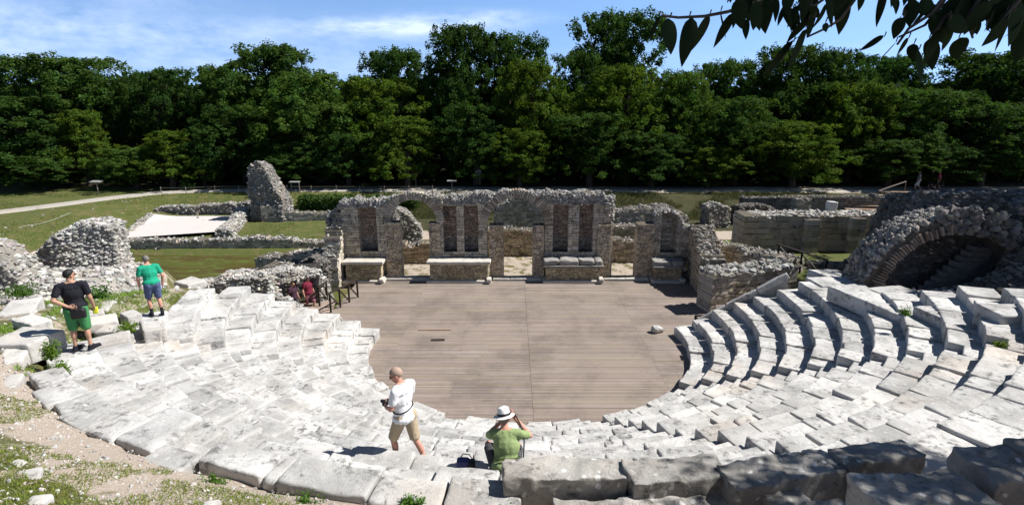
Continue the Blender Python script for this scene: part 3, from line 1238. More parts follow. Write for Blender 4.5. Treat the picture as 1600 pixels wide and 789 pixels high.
def top_rocks(mb, fr, u0, u1, v0, v1, top, n, smin=0.10, smax=0.24, spread=0.12, tint=(1, 1, 1), holes=None):
    u = RNG.uniform(u0, u1, n)
    v = RNG.uniform(v0 - 0.03, v1 + 0.03, n)
    z = np.array([top(t) for t in u]) + RNG.uniform(-spread, spread * 0.6, n)
    if holes:
        keep = np.array([not any(a < t < b for a, b in holes(zz)) for t, zz in zip(u, z)])
        u, v, z = u[keep], v[keep], z[keep]
    rocks(mb, fr(np.stack([u, v, z], -1)), RNG.uniform(smin, smax, len(u)), tint, flat=0.6)


def rough(u, s, a, seed=0.0):
    return float(fbm(np.array([[u * s + seed, seed * 2.7, 0.4]]), 3)[0]) * a * 2


def prof(pts, s=1.6, a=0.12, seed=0.0):
    xs = [p[0] for p in pts]
    zs = [p[1] for p in pts]
    return lambda u: float(np.interp(u, xs, zs)) + rough(u, s, a, seed)


def brick_wall(lab, A, B, th, z0, pts, mat=None, name='masonry_ruin', cat='wall', ch=0.14, rubble=0, seed=0.0, tint=None, a=0.10, group=None, lmax=0.5, rs=(0.08, 0.18), cover=None):
    """coursed wall with a broken top; pts = [(u, z)...]"""
    fr = Frame(A, B)
    zt = max(p[1] for p in pts)
    root = thing(name, lab, cat, (A[0], A[1], z0), group)
    top = prof(pts, 1.5, a, seed)
    mb = MB()
    masonry(mb, fr, 0, fr.L, 0, th, z0, top, ch=ch, lmin=0.2, lmax=lmax, tint=tint, jit=0.016)
    part(mb, 'masonry', mat or M_MASON, root)
    if rubble:
        mb = MB()
        top_rocks(mb, fr, 0, fr.L, 0, th, top, rubble, rs[0], rs[1])
        part(mb, 'rubble_top', cover or M_RUBBLE, root)
    return root


def core_box(mb, fr, pts, th, z0, batter=0.0, seed=0.0, n=24, col=(0.6, 0.57, 0.53), noise=0.14):
    """solid of a rubble wall: profile pts (u,z), thickness th; returns V,F of its skin"""
    us = np.linspace(0, fr.L, n)
    nz = 9
    V, F = [], []
    top = prof(pts, 1.4, 0.12, seed)
    for i, u in enumerate(us):
        zt = top(u)
        ring = []
        for j in range(nz):
            f = j / (nz - 1)
            ring.append((u, -batter * (1 - f), z0 + (zt - z0) * f))
        for j in range(1, 4):
            ring.append((u, th * j / 4, zt + 0.05))
        for j in range(nz):
            f = 1 - j / (nz - 1)
            ring.append((u, th + batter * (1 - f), z0 + (zt - z0) * f))
        V.append(ring)
    V = np.array(V)
    m = V.shape[1]
    N3 = np.stack([fbm(V.reshape(-1, 3) * 1.3 + seed + 11 * k, 3) for k in range(3)], -1).reshape(V.shape)
    V = V + N3 * noise * 2 * np.array([0.5, 1, 0.6])
    I = np.arange(n * m).reshape(n, m)
    Fq = np.stack([I[:-1, :-1], I[1:, :-1], I[1:, 1:], I[:-1, 1:]], -1).reshape(-1, 4)
    Vw = fr(V.reshape(-1, 3))
    capF = []
    for e in (0, n - 1):
        for j in range(m // 2):
            q = (I[e, j], I[e, j + 1], I[e, m - 2 - j], I[e, m - 1 - j])
            capF.append(q if e else q[::-1])
    Fs = np.concatenate([Fq, np.array(capF)])
    mb.add(Vw, Fs, col)
    return Vw, Fs


def rubble_wall(lab, A, B, th, z0, pts, n0, smin=0.14, smax=0.34, batter=0.15, seed=0.0, mat=None, name='rubble_ruin', cat='wall', noise=0.14, group=None, var=0.45):
    fr = Frame(A, B)
    n = int(n0 * 1.5)
    root = thing(name, lab, cat, (A[0], A[1], z0), group)
    mb = MB()
    V, F = core_box(mb, fr, pts, th, z0, batter, seed, noise=noise)
    part(mb, 'mortar_core', mat or M_RUBBLE, root)
    mb = MB()
    P = sample_surface(V, [F], n)
    rocks(mb, P, (smin + (smax - smin) * RNG.random(n) ** 1.7) * 0.92, var=var, flat=0.62)
    part(mb, 'stones', mat or M_RUBBLE, root)
    return root


# ------------------------------------------------------------------ the stage wall
FY = 28.6           # front face of the stage wall


def ux(px):
    return (px - 800) * 0.0330


def build_stage():
    root = thing('stage_building', 'long brick and stone stage wall with two arches and tall niches behind the deck', 'stage wall', (0, FY, 0))
    fr = Frame((0, FY), (1, FY))
    toppts = [(ux(519), 2.1), (ux(527), 3.3), (ux(540), 3.95), (ux(560), 4.05), (ux(580), 4.1), (ux(612), 4.15), (ux(645), 4.45), (ux(680), 4.25), (ux(710), 4.25), (ux(750), 4.3),
              (ux(810), 4.5), (ux(860), 4.45), (ux(900), 4.45), (ux(938), 4.35), (ux(948), 3.9), (ux(954), 2.9), (ux(956), 2.5)]
    top = prof(toppts, 2.3, 0.14, 3.0)
    A1, A2 = ux(649), ux(806)        # arch centres
    AR1, AR2 = 1.16, 1.46
    ZS1, ZS2 = 2.92, 2.72

    def arch_iv(z, c, r, zs, extra):
        rr = r + extra
        if z <= zs:
            return (c - rr, c + rr) if extra == 0 else (c - r, c + r)
        q = rr * rr - (z - zs) ** 2
        return (c - math.sqrt(q), c + math.sqrt(q)) if q > 0 else None

    niches = [(ux(564), ux(592), 1.38, 3.75), (ux(694), ux(715), 1.36, 3.78), (ux(726), ux(748), 1.36, 3.78), (ux(863), ux(887), 1.36, 3.85), (ux(903), ux(925), 1.36, 3.85)]

    def holes(z):
        h = []
        for c, r, zs in ((A1, AR1, ZS1), (A2, AR2, ZS2)):
            iv = arch_iv(z, c, r, zs, 0.40)
            if iv:
                h.append(iv)
        for a, b, z0, z1 in niches:
            if z0 < z < z1:
                h.append((a, b))
        return h

    def wtint(z, u):
        g = 1.0 if z > 1.3 else 0.88
        if z > 3.5:
            return (1.02, 1.0, 0.97)
        return (g, g * 0.98, g * 0.95)
    edges = [(ux(519), A1 - 0.001, 'left_bay'), (A1, A2, 'mid_bay'), (A2, ux(956), 'right_bay')]
    for a, b, nm in edges:
        mb = MB()
        masonry(mb, fr, a, b, 0, 0.55, -0.15, lambda u: top(u) - 0.14, ch=0.135, holes=holes, tint=wtint, lmin=0.18, lmax=0.42)
        part(mb, 'wall_bay', M_MASON, root)
    # niche backs: dark red brick, patched with grey
    for a, b, z0, z1 in niches:
        mb = MB()
        masonry(mb, fr, a - 0.12, b + 0.12, 0.56, 0.85, z0 - 0.1, lambda u: z1 + 0.1, ch=0.085, lmin=0.16, lmax=0.3, mort=0.5, jit=0.018,
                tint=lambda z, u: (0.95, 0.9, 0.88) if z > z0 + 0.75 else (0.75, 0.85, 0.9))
        box(mb, fr(np.array([(a + b) / 2, 0.36, z0 - 0.03])), ((b - a) / 2 + 0.03, 0.24, 0.035), col=(1.25, 1.3, 1.35))
        part(mb, 'niche', M_BRICK, root)
    # arches of radial bricks
    for c, r, zs in ((A1, AR1, ZS1), (A2, AR2, ZS2)):
        mb = MB()
        n = int(PI * r / 0.105)
        for i in range(n):
            t = PI * (i + 0.5) / n
            g = RNG.uniform(0.75, 1.3)
            col = np.array([g, g * 0.97, g * 0.93]) * (np.array([0.62, .56, .52]) if RNG.random() < .3 else 1)
            rr = r + 0.20 + RNG.normal() * 0.012
            M = np.array(Matrix.Rotation(-(t - PI / 2), 3, 'Y'))
            V = (CUBE_V * np.array([0.036, 0.29 + RNG.normal() * 0.01, 0.20])) @ M.T + np.array([0, 0, 0])
            V = V + np.array([c + rr * math.cos(t), 0.27, zs + rr * math.sin(t)])
            mb.add(fr(V), CUBE_F, col)
        # mortar ring
        m = 40
        ring = []
        for i in range(m + 1):
            t = PI * i / m
            for q, v in ((r + 0.03, 0.02), (r + 0.37, 0.02), (r + 0.37, 0.52), (r + 0.03, 0.52)):
                ring.append((c + q * math.cos(t), v, zs + q * math.sin(t)))
        F = []
        for i in range(m):
            for q in range(4):
                F.append((i * 4 + q, i * 4 + (q + 1) % 4, i * 4 + 4 + (q + 1) % 4, i * 4 + 4 + q))
        mb.add(fr(np.array(ring)), F, (0.55, 0.53, 0.5))
        part(mb, 'arch', M_MASON, root)
    # rubble that crowns the wall
    mb = MB()
    top_rocks(mb, fr, ux(519), ux(952), 0.0, 0.75, lambda u: top(u) - 0.03, 4200, 0.07, 0.17, 0.12)
    # rubble face between arches and crown
    u = RNG.uniform(ux(530), ux(952), 4200)
    z = np.array([RNG.uniform(3.72 if t < ux(612) else 3.85, max(3.86, top(t) - 0.05)) for t in u])
    keep = []
    for t, zz in zip(u, z):
        ok = all(not (abs(t - c) < r + 0.42 and (t - c) ** 2 + (zz - zs) ** 2 < (r + 0.42) ** 2) for c, r, zs in ((A1, AR1, ZS1), (A2, AR2, ZS2)))
        keep.append(ok and zz < top(t))
    keep = np.array(keep)
    v = RNG.uniform(-0.05, 0.04, len(u))
    rocks(mb, fr(np.stack([u, v, z], -1)[keep]), RNG.uniform(0.08, 0.17, keep.sum()))
    # broken left and right ends
    for (ua, ub, za, zb, n) in ((ux(514), ux(530), 0.6, 3.4, 420), (ux(944), ux(957), 2.6, 4.2, 260)):
        uu = RNG.uniform(ua, ub, n)
        zz = za + (zb - za) * RNG.random(n)
        rocks(mb, fr(np.stack([uu, RNG.uniform(0, 0.7, n), zz], -1)), RNG.uniform(0.1, 0.22, n))
    part(mb, 'rubble_crown', M_RUBBLE, root)
    # brick piers inside the doorways
    for a, b, zt in ((605, 628, 2.95), (672, 689, 2.9), (765, 787, 2.85), (832, 849, 2.8), (932, 953, 2.78)):
        mb = MB()
        masonry(mb, fr, ux(a), ux(b), -0.16 if a not in (672,) else -0.05, 0.50, -0.15, lambda u: zt, ch=0.10, lmin=0.14, lmax=0.30, tint=lambda z, u: (1.06, 0.98, 0.88))
        part(mb, 'door_pier', M_MASON, root)
    # right hand broken bay beyond the third doorway
    tp = prof([(ux(992), 2.8), (ux(1016), 2.85), (ux(1019), 3.3), (ux(1026), 3.5), (ux(1048), 3.45), (ux(1060), 3.2), (ux(1064), 2.7), (ux(1078), 2.6)], 2, 0.07, 8.0)
    mb = MB()

    def h4(z):
        return [(ux(1030), ux(1056))] if z > 1.36 else []
    masonry(mb, fr, ux(993), ux(1078), 0, 0.55, -0.15, tp, ch=0.115, holes=h4, tint=wtint, lmin=0.16, lmax=0.36)
    masonry(mb, fr, ux(1028), ux(1060), 0.56, 0.9, 1.2, lambda u: tp(u) - 0.05, ch=0.115, lmin=0.16, lmax=0.36, tint=lambda z, u: (.85, .85, .85))
    part(mb, 'wall_bay', M_MASON, root)
    mb = MB()
    masonry(mb, fr, ux(993), ux(1018), -0.16, 0.5, -0.15, lambda u: 2.82, ch=0.10, lmin=0.14, lmax=0.30, tint=lambda z, u: (1.06, 0.96, 0.86))
    part(mb, 'door_pier', M_MASON, root)
    mb = MB()
    top_rocks(mb, fr, ux(1017), ux(1078), 0.0, 0.8, tp, 420, 0.09, 0.2, 0.12)
    part(mb, 'rubble_crown', M_RUBBLE, root)
    # pale threshold along the foot
    for a, b in ((606, 669), (770, 846), (942, 1012)):
        mb = MB()
        u = ux(a)
        while u < ux(b) - 0.05:
            e = min(ux(b), u + RNG.uniform(0.7, 1.2))
            P, Fc = block(((e - u) / 2 - 0.005, 0.19, 0.09), rho=0.02, amp=0.006)
            mb.add(P + np.array([(u + e) / 2, FY - 0.32, 0.01]), Fc)
            u = e
        part(mb, 'threshold', M_SLAB, root, smooth=True)


build_stage()


def bench(lab, x0, x1, h, broken=False):
    root = thing('stone_bench', lab, 'bench', ((x0 + x1) / 2, FY - 0.5, 0), 'altar-like stone benches against the stage wall')
    fr = Frame((x0, FY - 0.86), (x1, FY - 0.86))
    L = fr.L
    mb = MB()
    masonry(mb, fr, 0.12, L - 0.12, 0.06, 0.82, 0.12, lambda u: h - 0.16, ch=0.085, lmin=0.14, lmax=0.3, jit=0.006, tint=lambda z, u: (0.92, 0.86, 0.70))
    part(mb, 'body', M_MASON, root)
    mb = MB()
    P, Fc = block((L / 2 + 0.04, 0.50, 0.08), rho=0.03, amp=0.01)
    mb.add(fr(P + np.array([L / 2, 0.36, 0.05])), Fc)
    part(mb, 'plinth', M_SLAB, root, smooth=True)
    mb = MB()
    if not broken:
        P, Fc = block((L / 2 + 0.02, 0.47, 0.075), rho=0.025, amp=0.006)
        mb.add(fr(P + np.array([L / 2, 0.38, h - 0.08])), Fc)
    else:
        u = 0
        while u < L - 0.05:
            e = min(L, u + RNG.uniform(0.7, 1.1))
            P, Fc = block(((e - u) / 2 - 0.01, 0.44, 0.13), rho=0.09, amp=0.04)
            mb.add(fr(P + np.array([(u + e) / 2, 0.4, h - 0.06])), Fc)
            u = e
        P, Fc = block((L / 2 + 0.03, 0.47, 0.05), rho=0.03, amp=0.01)
        mb.add(fr(P + np.array([L / 2, 0.38, h - 0.24])), Fc)
    part(mb, 'slab', M_SLAB if not broken else M_RUBBLE, root, smooth=True)
    # scroll-like foot at the right end
    mb = MB()
    P, Fc = block((0.12, 0.26, 0.075), rho=0.03, amp=0.02)
    mb.add(fr(P + np.array([L - 0.08, -0.04, 0.19])), Fc)
    part(mb, 'foot', M_SLAB, root, smooth=True)


bench('smooth slabbed bench at the left end of the stage wall', ux(543), ux(604), 1.12)
bench('longest smooth slabbed bench, between the two arches of the stage wall', ux(671), ux(767), 1.12)
bench('grey bench with a broken double top, right of the middle doorway', ux(848), ux(938), 1.10, True)
bench('short shaded bench with rough top at the right end of the stage wall', ux(1015), ux(1062), 1.05, True)

# ------------------------------------------------------------------ walls round the stage building
# left return wall and the wall tops behind it
brick_wall('sunlit brick stub wall running from the left end of the stage wall towards the deck', (-8.55, 27.15), (-8.55, 28.6), 0.85, -0.2, [(0, 1.35), (0.5, 1.5), (0.9, 2.2), (1.5, 3.2)], rubble=112, seed=1.0)
brick_wall('low wall with a pale broken top just left of the stub wall', (-14.2, 30.6), (-9.4, 28.2), 1.1, -0.4, [(0, 0.5), (1.8, 0.75), (3.2, 1.15), (4.4, 1.35), (5.4, 1.6)], rubble=294, seed=2.0, cover=M_RUBBLE_P)
brick_wall('short thick wall end with a square top beside the flood water', (-13.0, 28.3), (-10.6, 27.9), 1.5, -0.4, [(0, 0.62), (2.4, 0.85)], rubble=140, seed=2.6, cover=M_RUBBLE_P)
rubble_wall('lump of masonry left of the stub wall, coloured dark for a shaded hollow', (-10.3, 26.9), (-9.0, 26.7), 1.2, -0.3, [(0, 1.2), (0.6, 1.55), (1.3, 1.2)], 330, 0.1, 0.24, seed=4.0, mat=M_RUBBLE_D)  # solid lump; dark colour stands in for the shade of an opening

# long low wall between flood water and lawn
brick_wall('long low stone wall between the flood water and the pale gravel floor', (-24.6, 35.0), (-11.0, 35.3), 0.7, -0.5, [(0, 0.40), (6, 0.42), (9, 0.55), (12, 0.25), (13.6, 0.2)], rubble=770, seed=5.0, ch=0.16, rs=(0.1, 0.22), cover=M_RUBBLE_P)
rubble_wall('curved line of low rubble at the right edge of the pale gravel floor', (-19.0, 37.8), (-20.2, 43.6), 0.8, -0.1, [(0, 0.45), (3, 0.6), (6, 0.9)], 520, 0.12, 0.3, seed=6.0, mat=M_RUBBLE_P)
rubble_wall('low rubble edge behind the pale gravel floor', (-28.0, 44.6), (-20.5, 44.4), 0.9, 0.0, [(0, 0.75), (3.5, 0.95), (7.5, 1.1)], 560, 0.12, 0.3, seed=7.0)
rubble_wall('low rubble edge along the left side of the pale gravel floor', (-28.2, 43.6), (-26.2, 37.4), 0.5, 0.0, [(0, 0.45), (3, 0.3), (6.5, 0.3)], 300, 0.1, 0.26, seed=7.5, mat=M_RUBBLE_P)
rubble_wall('tall leaning tower-like fragment of rubble masonry behind the pale gravel floor', (-19.6, 42.7), (-17.0, 42.2), 1.2, 0.0, [(0, 3.5), (0.3, 4.35), (0.8, 4.55), (1.25, 4.2), (1.8, 3.2), (2.3, 2.3), (2.65, 1.8)], 1500, 0.12, 0.28, batter=0.2, seed=8.0, name='tower_fragment', cat='ruin')
brick_wall('shaded wall foot right of the tower fragment, at the back of the lawn', (-18.6, 42.0), (-13.4, 42.6), 0.8, 0.0, [(0, 1.35), (1.4, 1.1), (3.0, 0.75), (5.2, 0.6)], rubble=294, seed=9.0)
brick_wall('low wall piece at the right back corner of the lawn', (-13.0, 43.0), (-10.4, 43.0), 0.8, 0.0, [(0, 0.95), (2.6, 1.0)], rubble=140, seed=9.5)

# behind the stage wall
brick_wall('low wall seen through the left arch', (-7.0, 31.6), (-2.6, 31.6), 0.8, -0.2, [(0, 1.05), (2, 1.0), (4.4, 1.0)], rubble=182, seed=10.0, tint=lambda z, u: (1, .93, .8))
brick_wall('stepped wall seen through the middle arch', (-1.6, 33.2), (5.0, 33.2), 0.9, -0.2, [(0, 1.45), (2.2, 1.5), (3.4, 1.35), (6.6, 1.3)], rubble=294, seed=11.0, tint=lambda z, u: (1, .93, .8))
brick_wall('round topped rear wall seen through the top of the middle arch', (-1.2, 36.8), (4.2, 36.8), 0.9, -0.1, [(0, 2.0), (1.5, 2.9), (3.2, 3.0), (4.6, 2.2), (5.4, 1.5)], rubble=294, seed=12.0)
rubble_wall('broken pale vault fragment seen through the left arch', (-8.4, 36.0), (-5.9, 36.4), 1.4, -0.1, [(0, 1.9), (1.0, 2.3), (1.8, 1.8), (2.5, 0.8)], 520, 0.1, 0.26, seed=13.0)
ribbon('path', [(-5.3, 33.2, 0), (-4.9, 37, 0), (-4.0, 41, 0), (-2.8, 45, 0)], 1.5, M_PATH, 0.06, 'worn pale track behind the stage building seen through the left arch', 'path')
brick_wall('low wall seen through the right doorway', (4.6, 31.8), (9.4, 31.8), 0.8, -0.2, [(0, 1.25), (2, 1.15), (4.8, 1.2)], rubble=210, seed=14.0)
brick_wall('long rubble topped wall behind the right end of the stage wall', (5.2, 36.2), (11.6, 37.0), 1.1, -0.1, [(0, 1.9), (3.5, 2.2), (5.0, 2.3), (6.4, 1.5)], rubble=434, seed=15.0)
brick_wall('pale capped low wall in front of the long rubble topped wall', (5.4, 34.4), (10.6, 34.6), 0.8, -0.2, [(0, 1.5), (2.6, 1.35), (5.2, 1.5)], rubble=266, seed=16.0, cover=M_RUBBLE_P)
rubble_wall('square lump of rubble standing alone behind the right side walls', (14.0, 40.2), (15.6, 40.5), 1.3, 0.0, [(0, 1.6), (0.7, 1.75), (1.65, 1.4)], 360, 0.12, 0.28, seed=17.0)
rubble_wall('dark low rubble heap right of the lone square lump', (16.6, 41.2), (19.2, 41.4), 1.3, 0.0, [(0, 1.3), (1.3, 1.55), (2.6, 1.2)], 420, 0.12, 0.28, seed=18.0, mat=M_RUBBLE_D)

# right side rooms
brick_wall('thick brick wall end standing at the right end of the deck', (9.85, 25.6), (10.1, 28.5), 1.05, -0.2, [(0, 1.75), (0.8, 2.0), (1.8, 2.5), (3.0, 2.75)], rubble=336, seed=19.0, tint=lambda z, u: (1.0, 0.92, 0.82))
brick_wall('slanting wall with dark inner face behind the thick wall end', (9.9, 28.2), (12.2, 25.7), 0.75, -0.2, [(0, 2.05), (1.6, 1.95), (3.4, 1.75)], rubble=294, seed=20.0)
brick_wall('rubble topped corner wall between the deck and the right wing of seats', (8.55, 23.35), (12.6, 24.3), 1.15, -0.2, [(0, 1.78), (1.2, 1.8), (2.6, 1.8), (4.1, 1.95)], rubble=630, seed=21.0, rs=(0.12, 0.3))
brick_wall('brick wall stub behind the corner wall', (12.3, 25.7), (14.0, 26.6), 0.9, 0.2, [(0, 1.6), (0.9, 1.7), (1.9, 1.5)], rubble=154, seed=22.0)
brick_wall('coursed wall closing the side room on the right', (10.8, 28.8), (14.4, 28.0), 0.7, 0.2, [(0, 1.5), (1.8, 1.5), (3.6, 1.2)], rubble=210, seed=22.5)
brick_wall('low stone kerb along the strip of bright grass on the right', (14.2, 27.1), (18.4, 27.3), 0.5, 0.6, [(0, 1.12), (2, 1.15), (4.2, 1.1)], rubble=112, seed=23.0, rs=(0.1, 0.2))


def terrace():
    root = thing('terrace_ruin', 'large grey terrace wall with broad buttresses beyond the bright grass strip', 'wall', (12.6, 30.6, 0.8))
    fr = Frame((12.6, 30.6), (21.6, 30.6))
    mb = MB()
    top = prof([(0, 2.55), (0.6, 2.8), (9, 2.85)], 1.5, 0.05, 24)
    masonry(mb, fr, 0, 9, 0, 1.6, 0.5, top, ch=0.32, lmin=0.5, lmax=1.1, jit=0.02, tint=lambda z, u: (0.78, 0.78, 0.78), var=0.14)
    part(mb, 'masonry', M_MASON, root)
    for u in (3.2, 5.6):
        mb = MB()
        masonry(mb, fr, u, u + 0.75, -0.45, -0.02, 0.5, lambda q: 2.72, ch=0.32, lmin=0.7, lmax=0.9, jit=0.015, tint=lambda z, q: (0.85, 0.85, 0.85))
        part(mb, 'buttress', M_MASON, root)
    mb = MB()
    top_rocks(mb, fr, 0, 9, 0.0, 1.6, lambda u: top(u) + 0.02, 900, 0.1, 0.28, 0.08)
    part(mb, 'rubble_top', M_RUBBLE_P, root)


terrace()
brick_wall('dark retaining wall carrying the far path, behind the terrace wall', (18.5, 45.6), (31.0, 46.0), 0.8, 0.0, [(0, 1.35), (8, 1.45), (12.5, 1.5)], seed=25.0, rubble=294, ch=0.2, mat=M_RUBBLE_D)

# ------------------------------------------------------------------ rubble masses left and right
rubble_wall('big sloping rubble wall behind the man in black', (-17.9, 18.9), (-14.2, 20.0), 1.1, 1.4, [(0, 2.75), (0.8, 3.4), (1.8, 4.15), (2.8, 4.7), (3.5, 4.68), (3.9, 4.5)], 4200, 0.08, 0.22, batter=0.38, seed=30.0, mat=M_RUBBLE_P)
rubble_wall('rubble lump at the left edge of the photo beside the big rubble wall', (-19.5, 16.9), (-15.35, 17.2), 1.3, 1.9, [(0, 4.5), (2.6, 4.55), (3.4, 4.3), (3.9, 3.8), (4.2, 3.3)], 1700, 0.08, 0.24, batter=0.4, seed=31.0, mat=M_RUBBLE_P)


def heap(lab, xr, yr, zf, n, smin, smax, mat, name='rubble_slope', cat='rubble', big=0, core=(0.75, 0.72, 0.68)):
    root = thing(name, lab, cat, (sum(xr) / 2, sum(yr) / 2, 0))
    xs, ys = np.linspace(*xr, 50), np.linspace(*yr, 50)
    X, Y = np.meshgrid(xs, ys, indexing='ij')
    Z = zf(X, Y)
    I = np.arange(X.size).reshape(X.shape)
    F = np.stack([I[:-1, :-1], I[1:, :-1], I[1:, 1:], I[:-1, 1:]], -1).reshape(-1, 4)
    V = np.stack([X, Y, Z], -1).reshape(-1, 3)
    G = height(X, Y).ravel()
    vis = (V[:, 2] > G - 0.03)
    F = F[vis[F].any(1)]
    mb = MB()
    V2 = V.copy()
    V2[:, 2] -= 0.03
    mb.add(V2, F, core)
    part(mb, 'earth_core', mat, root, smooth=True)
    mb = MB()
    P = sample_surface(V, [F], n)
    rocks(mb, P, smin + (smax - smin) * RNG.random(n) ** 2.4, flat=0.7)
    part(mb, 'stones', mat, root)


def zslope_left(X, Y):
    g = height(X, Y)
    f = sstep(15.6, 18.9, Y + 0.25 * (X + 15)) * sstep(-24, -21, X) * (1 - sstep(-13.6, -12.4, X)) * (1 - sstep(20.6, 22, Y))
    return g - 0.06 + f * 0.75 + 0.08 * fbm(xy3(X, Y, 1.2), 2) * (f > 0.02) - 0.2 * (f < 0.01)


heap('slope of small pale rubble spilling from the big rubble wall', (-22, -11.4), (15.8, 21.6), zslope_left, 3600, 0.07, 0.24, M_RUBBLE_P)

# vaulted passage mouth on the left, between seats and stage wall
rubble_wall('rough roof of the vaulted side passage at the left edge of the deck', (-13.4, 22.6), (-10.0, 22.8), 1.2, -0.2, [(0, 1.25), (1.2, 1.6), (2.4, 1.78), (3.4, 1.75)], 1900, 0.09, 0.26, batter=0.15, seed=33.0, mat=M_RUBBLE_P)
rubble_wall('thin broken pier right of the people in the side passage', (-8.75, 24.75), (-8.35, 25.4), 0.8, -0.3, [(0, 1.35), (0.45, 1.2), (0.76, 0.9)], 260, 0.08, 0.2, batter=0.05, seed=34.0, mat=M_RUBBLE_P)
rubble_wall('rubble lintel over the people in the side passage', (-10.3, 22.9), (-8.5, 24.7), 0.9, 1.36, [(0, 1.8), (1.2, 1.85), (2.5, 1.5)], 520, 0.08, 0.22, batter=0.0, seed=35.0, mat=M_RUBBLE_P)
brick_wall('back wall inside the left side passage, its stone coloured dark for shade', (-12.6, 24.9), (-9.0, 26.0), 0.5, -0.3, [(0, 1.45), (3.0, 1.4)], seed=36.0, mat=M_RUBBLE_D)  # wall colour darkened to put shade into the passage mouth

rubble_wall('broken rubble edge that closes the left wing of seats beside the passage', (-9.3, 20.85), (-6.25, 21.3), 0.4, -0.2, [(0, 1.75), (1.0, 1.2), (2.0, 0.7), (3.1, 0.2)], 420, 0.1, 0.3, batter=0.05, seed=37.0, mat=M_RUBBLE_P)

# vault and rubble mass on the right
VX, VZ, VR, VY0, VY1 = 15.75, 1.8, 2.65, 19.6, 21.0


def right_vault():
    root = thing('brick_vault', 'broken brick and rubble vault opening into a dark passage above the right wing', 'vault', (VX, VY0, VZ))
    m = 48
    th0, th1 = R(10), R(182)
    nl = 8
    V = []
    for i in range(m + 1):
        t = th1 + (th0 - th1) * i / m
        for q in (VR, VR + 0.55):
            for j in range(nl + 1):
                y = VY0 + (VY1 - VY0) * j / nl
                V.append((VX + q * math.cos(t), y, VZ + q * math.sin(t)))
    V = np.array(V)
    V = V + np.stack([fbm(V * 1.4 + 5 * k, 2) for k in range(3)], -1) * 0.10
    I = np.arange(len(V)).reshape(m + 1, 2, nl + 1)
    F = []
    for i in range(m):
        for j in range(nl):
            F.append((I[i, 0, j], I[i, 0, j + 1], I[i + 1, 0, j + 1], I[i + 1, 0, j]))
            F.append((I[i, 1, j], I[i + 1, 1, j], I[i + 1, 1, j + 1], I[i, 1, j + 1]))
        for j in (0, nl):
            F.append((I[i, 0, j], I[i + 1, 0, j], I[i + 1, 1, j], I[i, 1, j]))
    mb = MB()
    mb.add(V, F, (0.6, 0.58, 0.55))
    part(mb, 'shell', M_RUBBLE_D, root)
    # bricks of the front ring
    mb = MB()
    n = 84
    for i in range(n):
        t = th0 + (th1 - th0) * (i + 0.5) / n
        if t < R(98) or RNG.random() < 0.14:
            continue
        g = RNG.uniform(0.6, 1.35)
        rr = VR + 0.20 + RNG.normal() * 0.02
        M = np.array(Matrix.Rotation(-(t - PI / 2), 3, 'Y'))
        Vb = (CUBE_V * np.array([0.034, 0.24, 0.16 + RNG.normal() * 0.025])) @ M.T + np.array([VX + rr * math.cos(t), VY0 + 0.08 + RNG.normal() * 0.02, VZ + rr * math.sin(t)])
        mb.add(Vb, CUBE_F, (g * 0.95, g * 0.80, g * 0.72))
    part(mb, 'voussoirs', M_RUBBLE_V, root)
    # stones over the outside of the shell
    mb = MB()
    n = 2600
    t = RNG.uniform(R(10), th1, n)
    y = RNG.uniform(VY0 + 0.02, VY1, n)
    q = VR + 0.56 + RNG.uniform(-0.05, 0.06, n)
    rocks(mb, np.stack([VX + q * np.cos(t), y, VZ + q * np.sin(t)], -1), 0.09 + 0.15 * RNG.random(n) ** 1.5)
    n = 900
    t = RNG.uniform(R(8), R(106), n)
    q = VR + 0.02 + 0.85 * RNG.random(n)
    rocks(mb, np.stack([VX + q * np.cos(t), VY0 + RNG.uniform(-0.15, 0.2, n), VZ + q * np.sin(t)], -1), 0.1 + 0.18 * RNG.random(n) ** 1.5, (0.7, 0.7, 0.7))
    part(mb, 'stones', M_RUBBLE_V, root)


right_vault()


def mass_h(X, Y):
    g = height(X, Y)
    nz = fbm(xy3(X, Y, 0.7), 3)
    # back wall, high over the passage
    back = sstep(21.1, 21.9, Y + nz * 0.3) * (1 - sstep(27.5, 29, Y)) * sstep(14.5, 15.8, X + nz * 0.5 - 0.62 * np.maximum(0, Y - 21.6))
    zb = 5.32 - 0.14 * (Y - 22.5) + nz * 0.22
    # right flank, comes forward
    fl = sstep(17.0, 18.1, X + nz * 0.6) * sstep(17.2, 18.6, Y - 0.1 * (X - 19)) * (1 - sstep(27.5, 29, Y))
    zf = np.minimum(4.4 + 0.9 * sstep(18.5, 22.0, Y), 5.32 - 0.14 * (Y - 22.5)) + nz * 0.3
    out = np.maximum(np.where(back > 0.01, g + (zb - g) * back, -9), np.where(fl > 0.01, g + (zf - g) * fl, -9))
    # slope of stones in front of the opening
    sl = sstep(15.4, 17.0, Y) * (1 - sstep(18.6, 20.0, Y)) * sstep(13.2, 14.6, X)
    zs = 2.35 + 0.50 * np.clip(X - 14.7, 0, 4.0) + nz * 0.3
    out = np.maximum(out, np.where(sl > 0.05, g + (zs - g) * sl, -9))
    # inside of the passage stays open
    inside = (np.abs(X - VX) < VR) & (Y > 20.0) & (Y < 21.25)
    return np.where(inside, np.minimum(out, 1.0), np.maximum(out, g - 0.4))


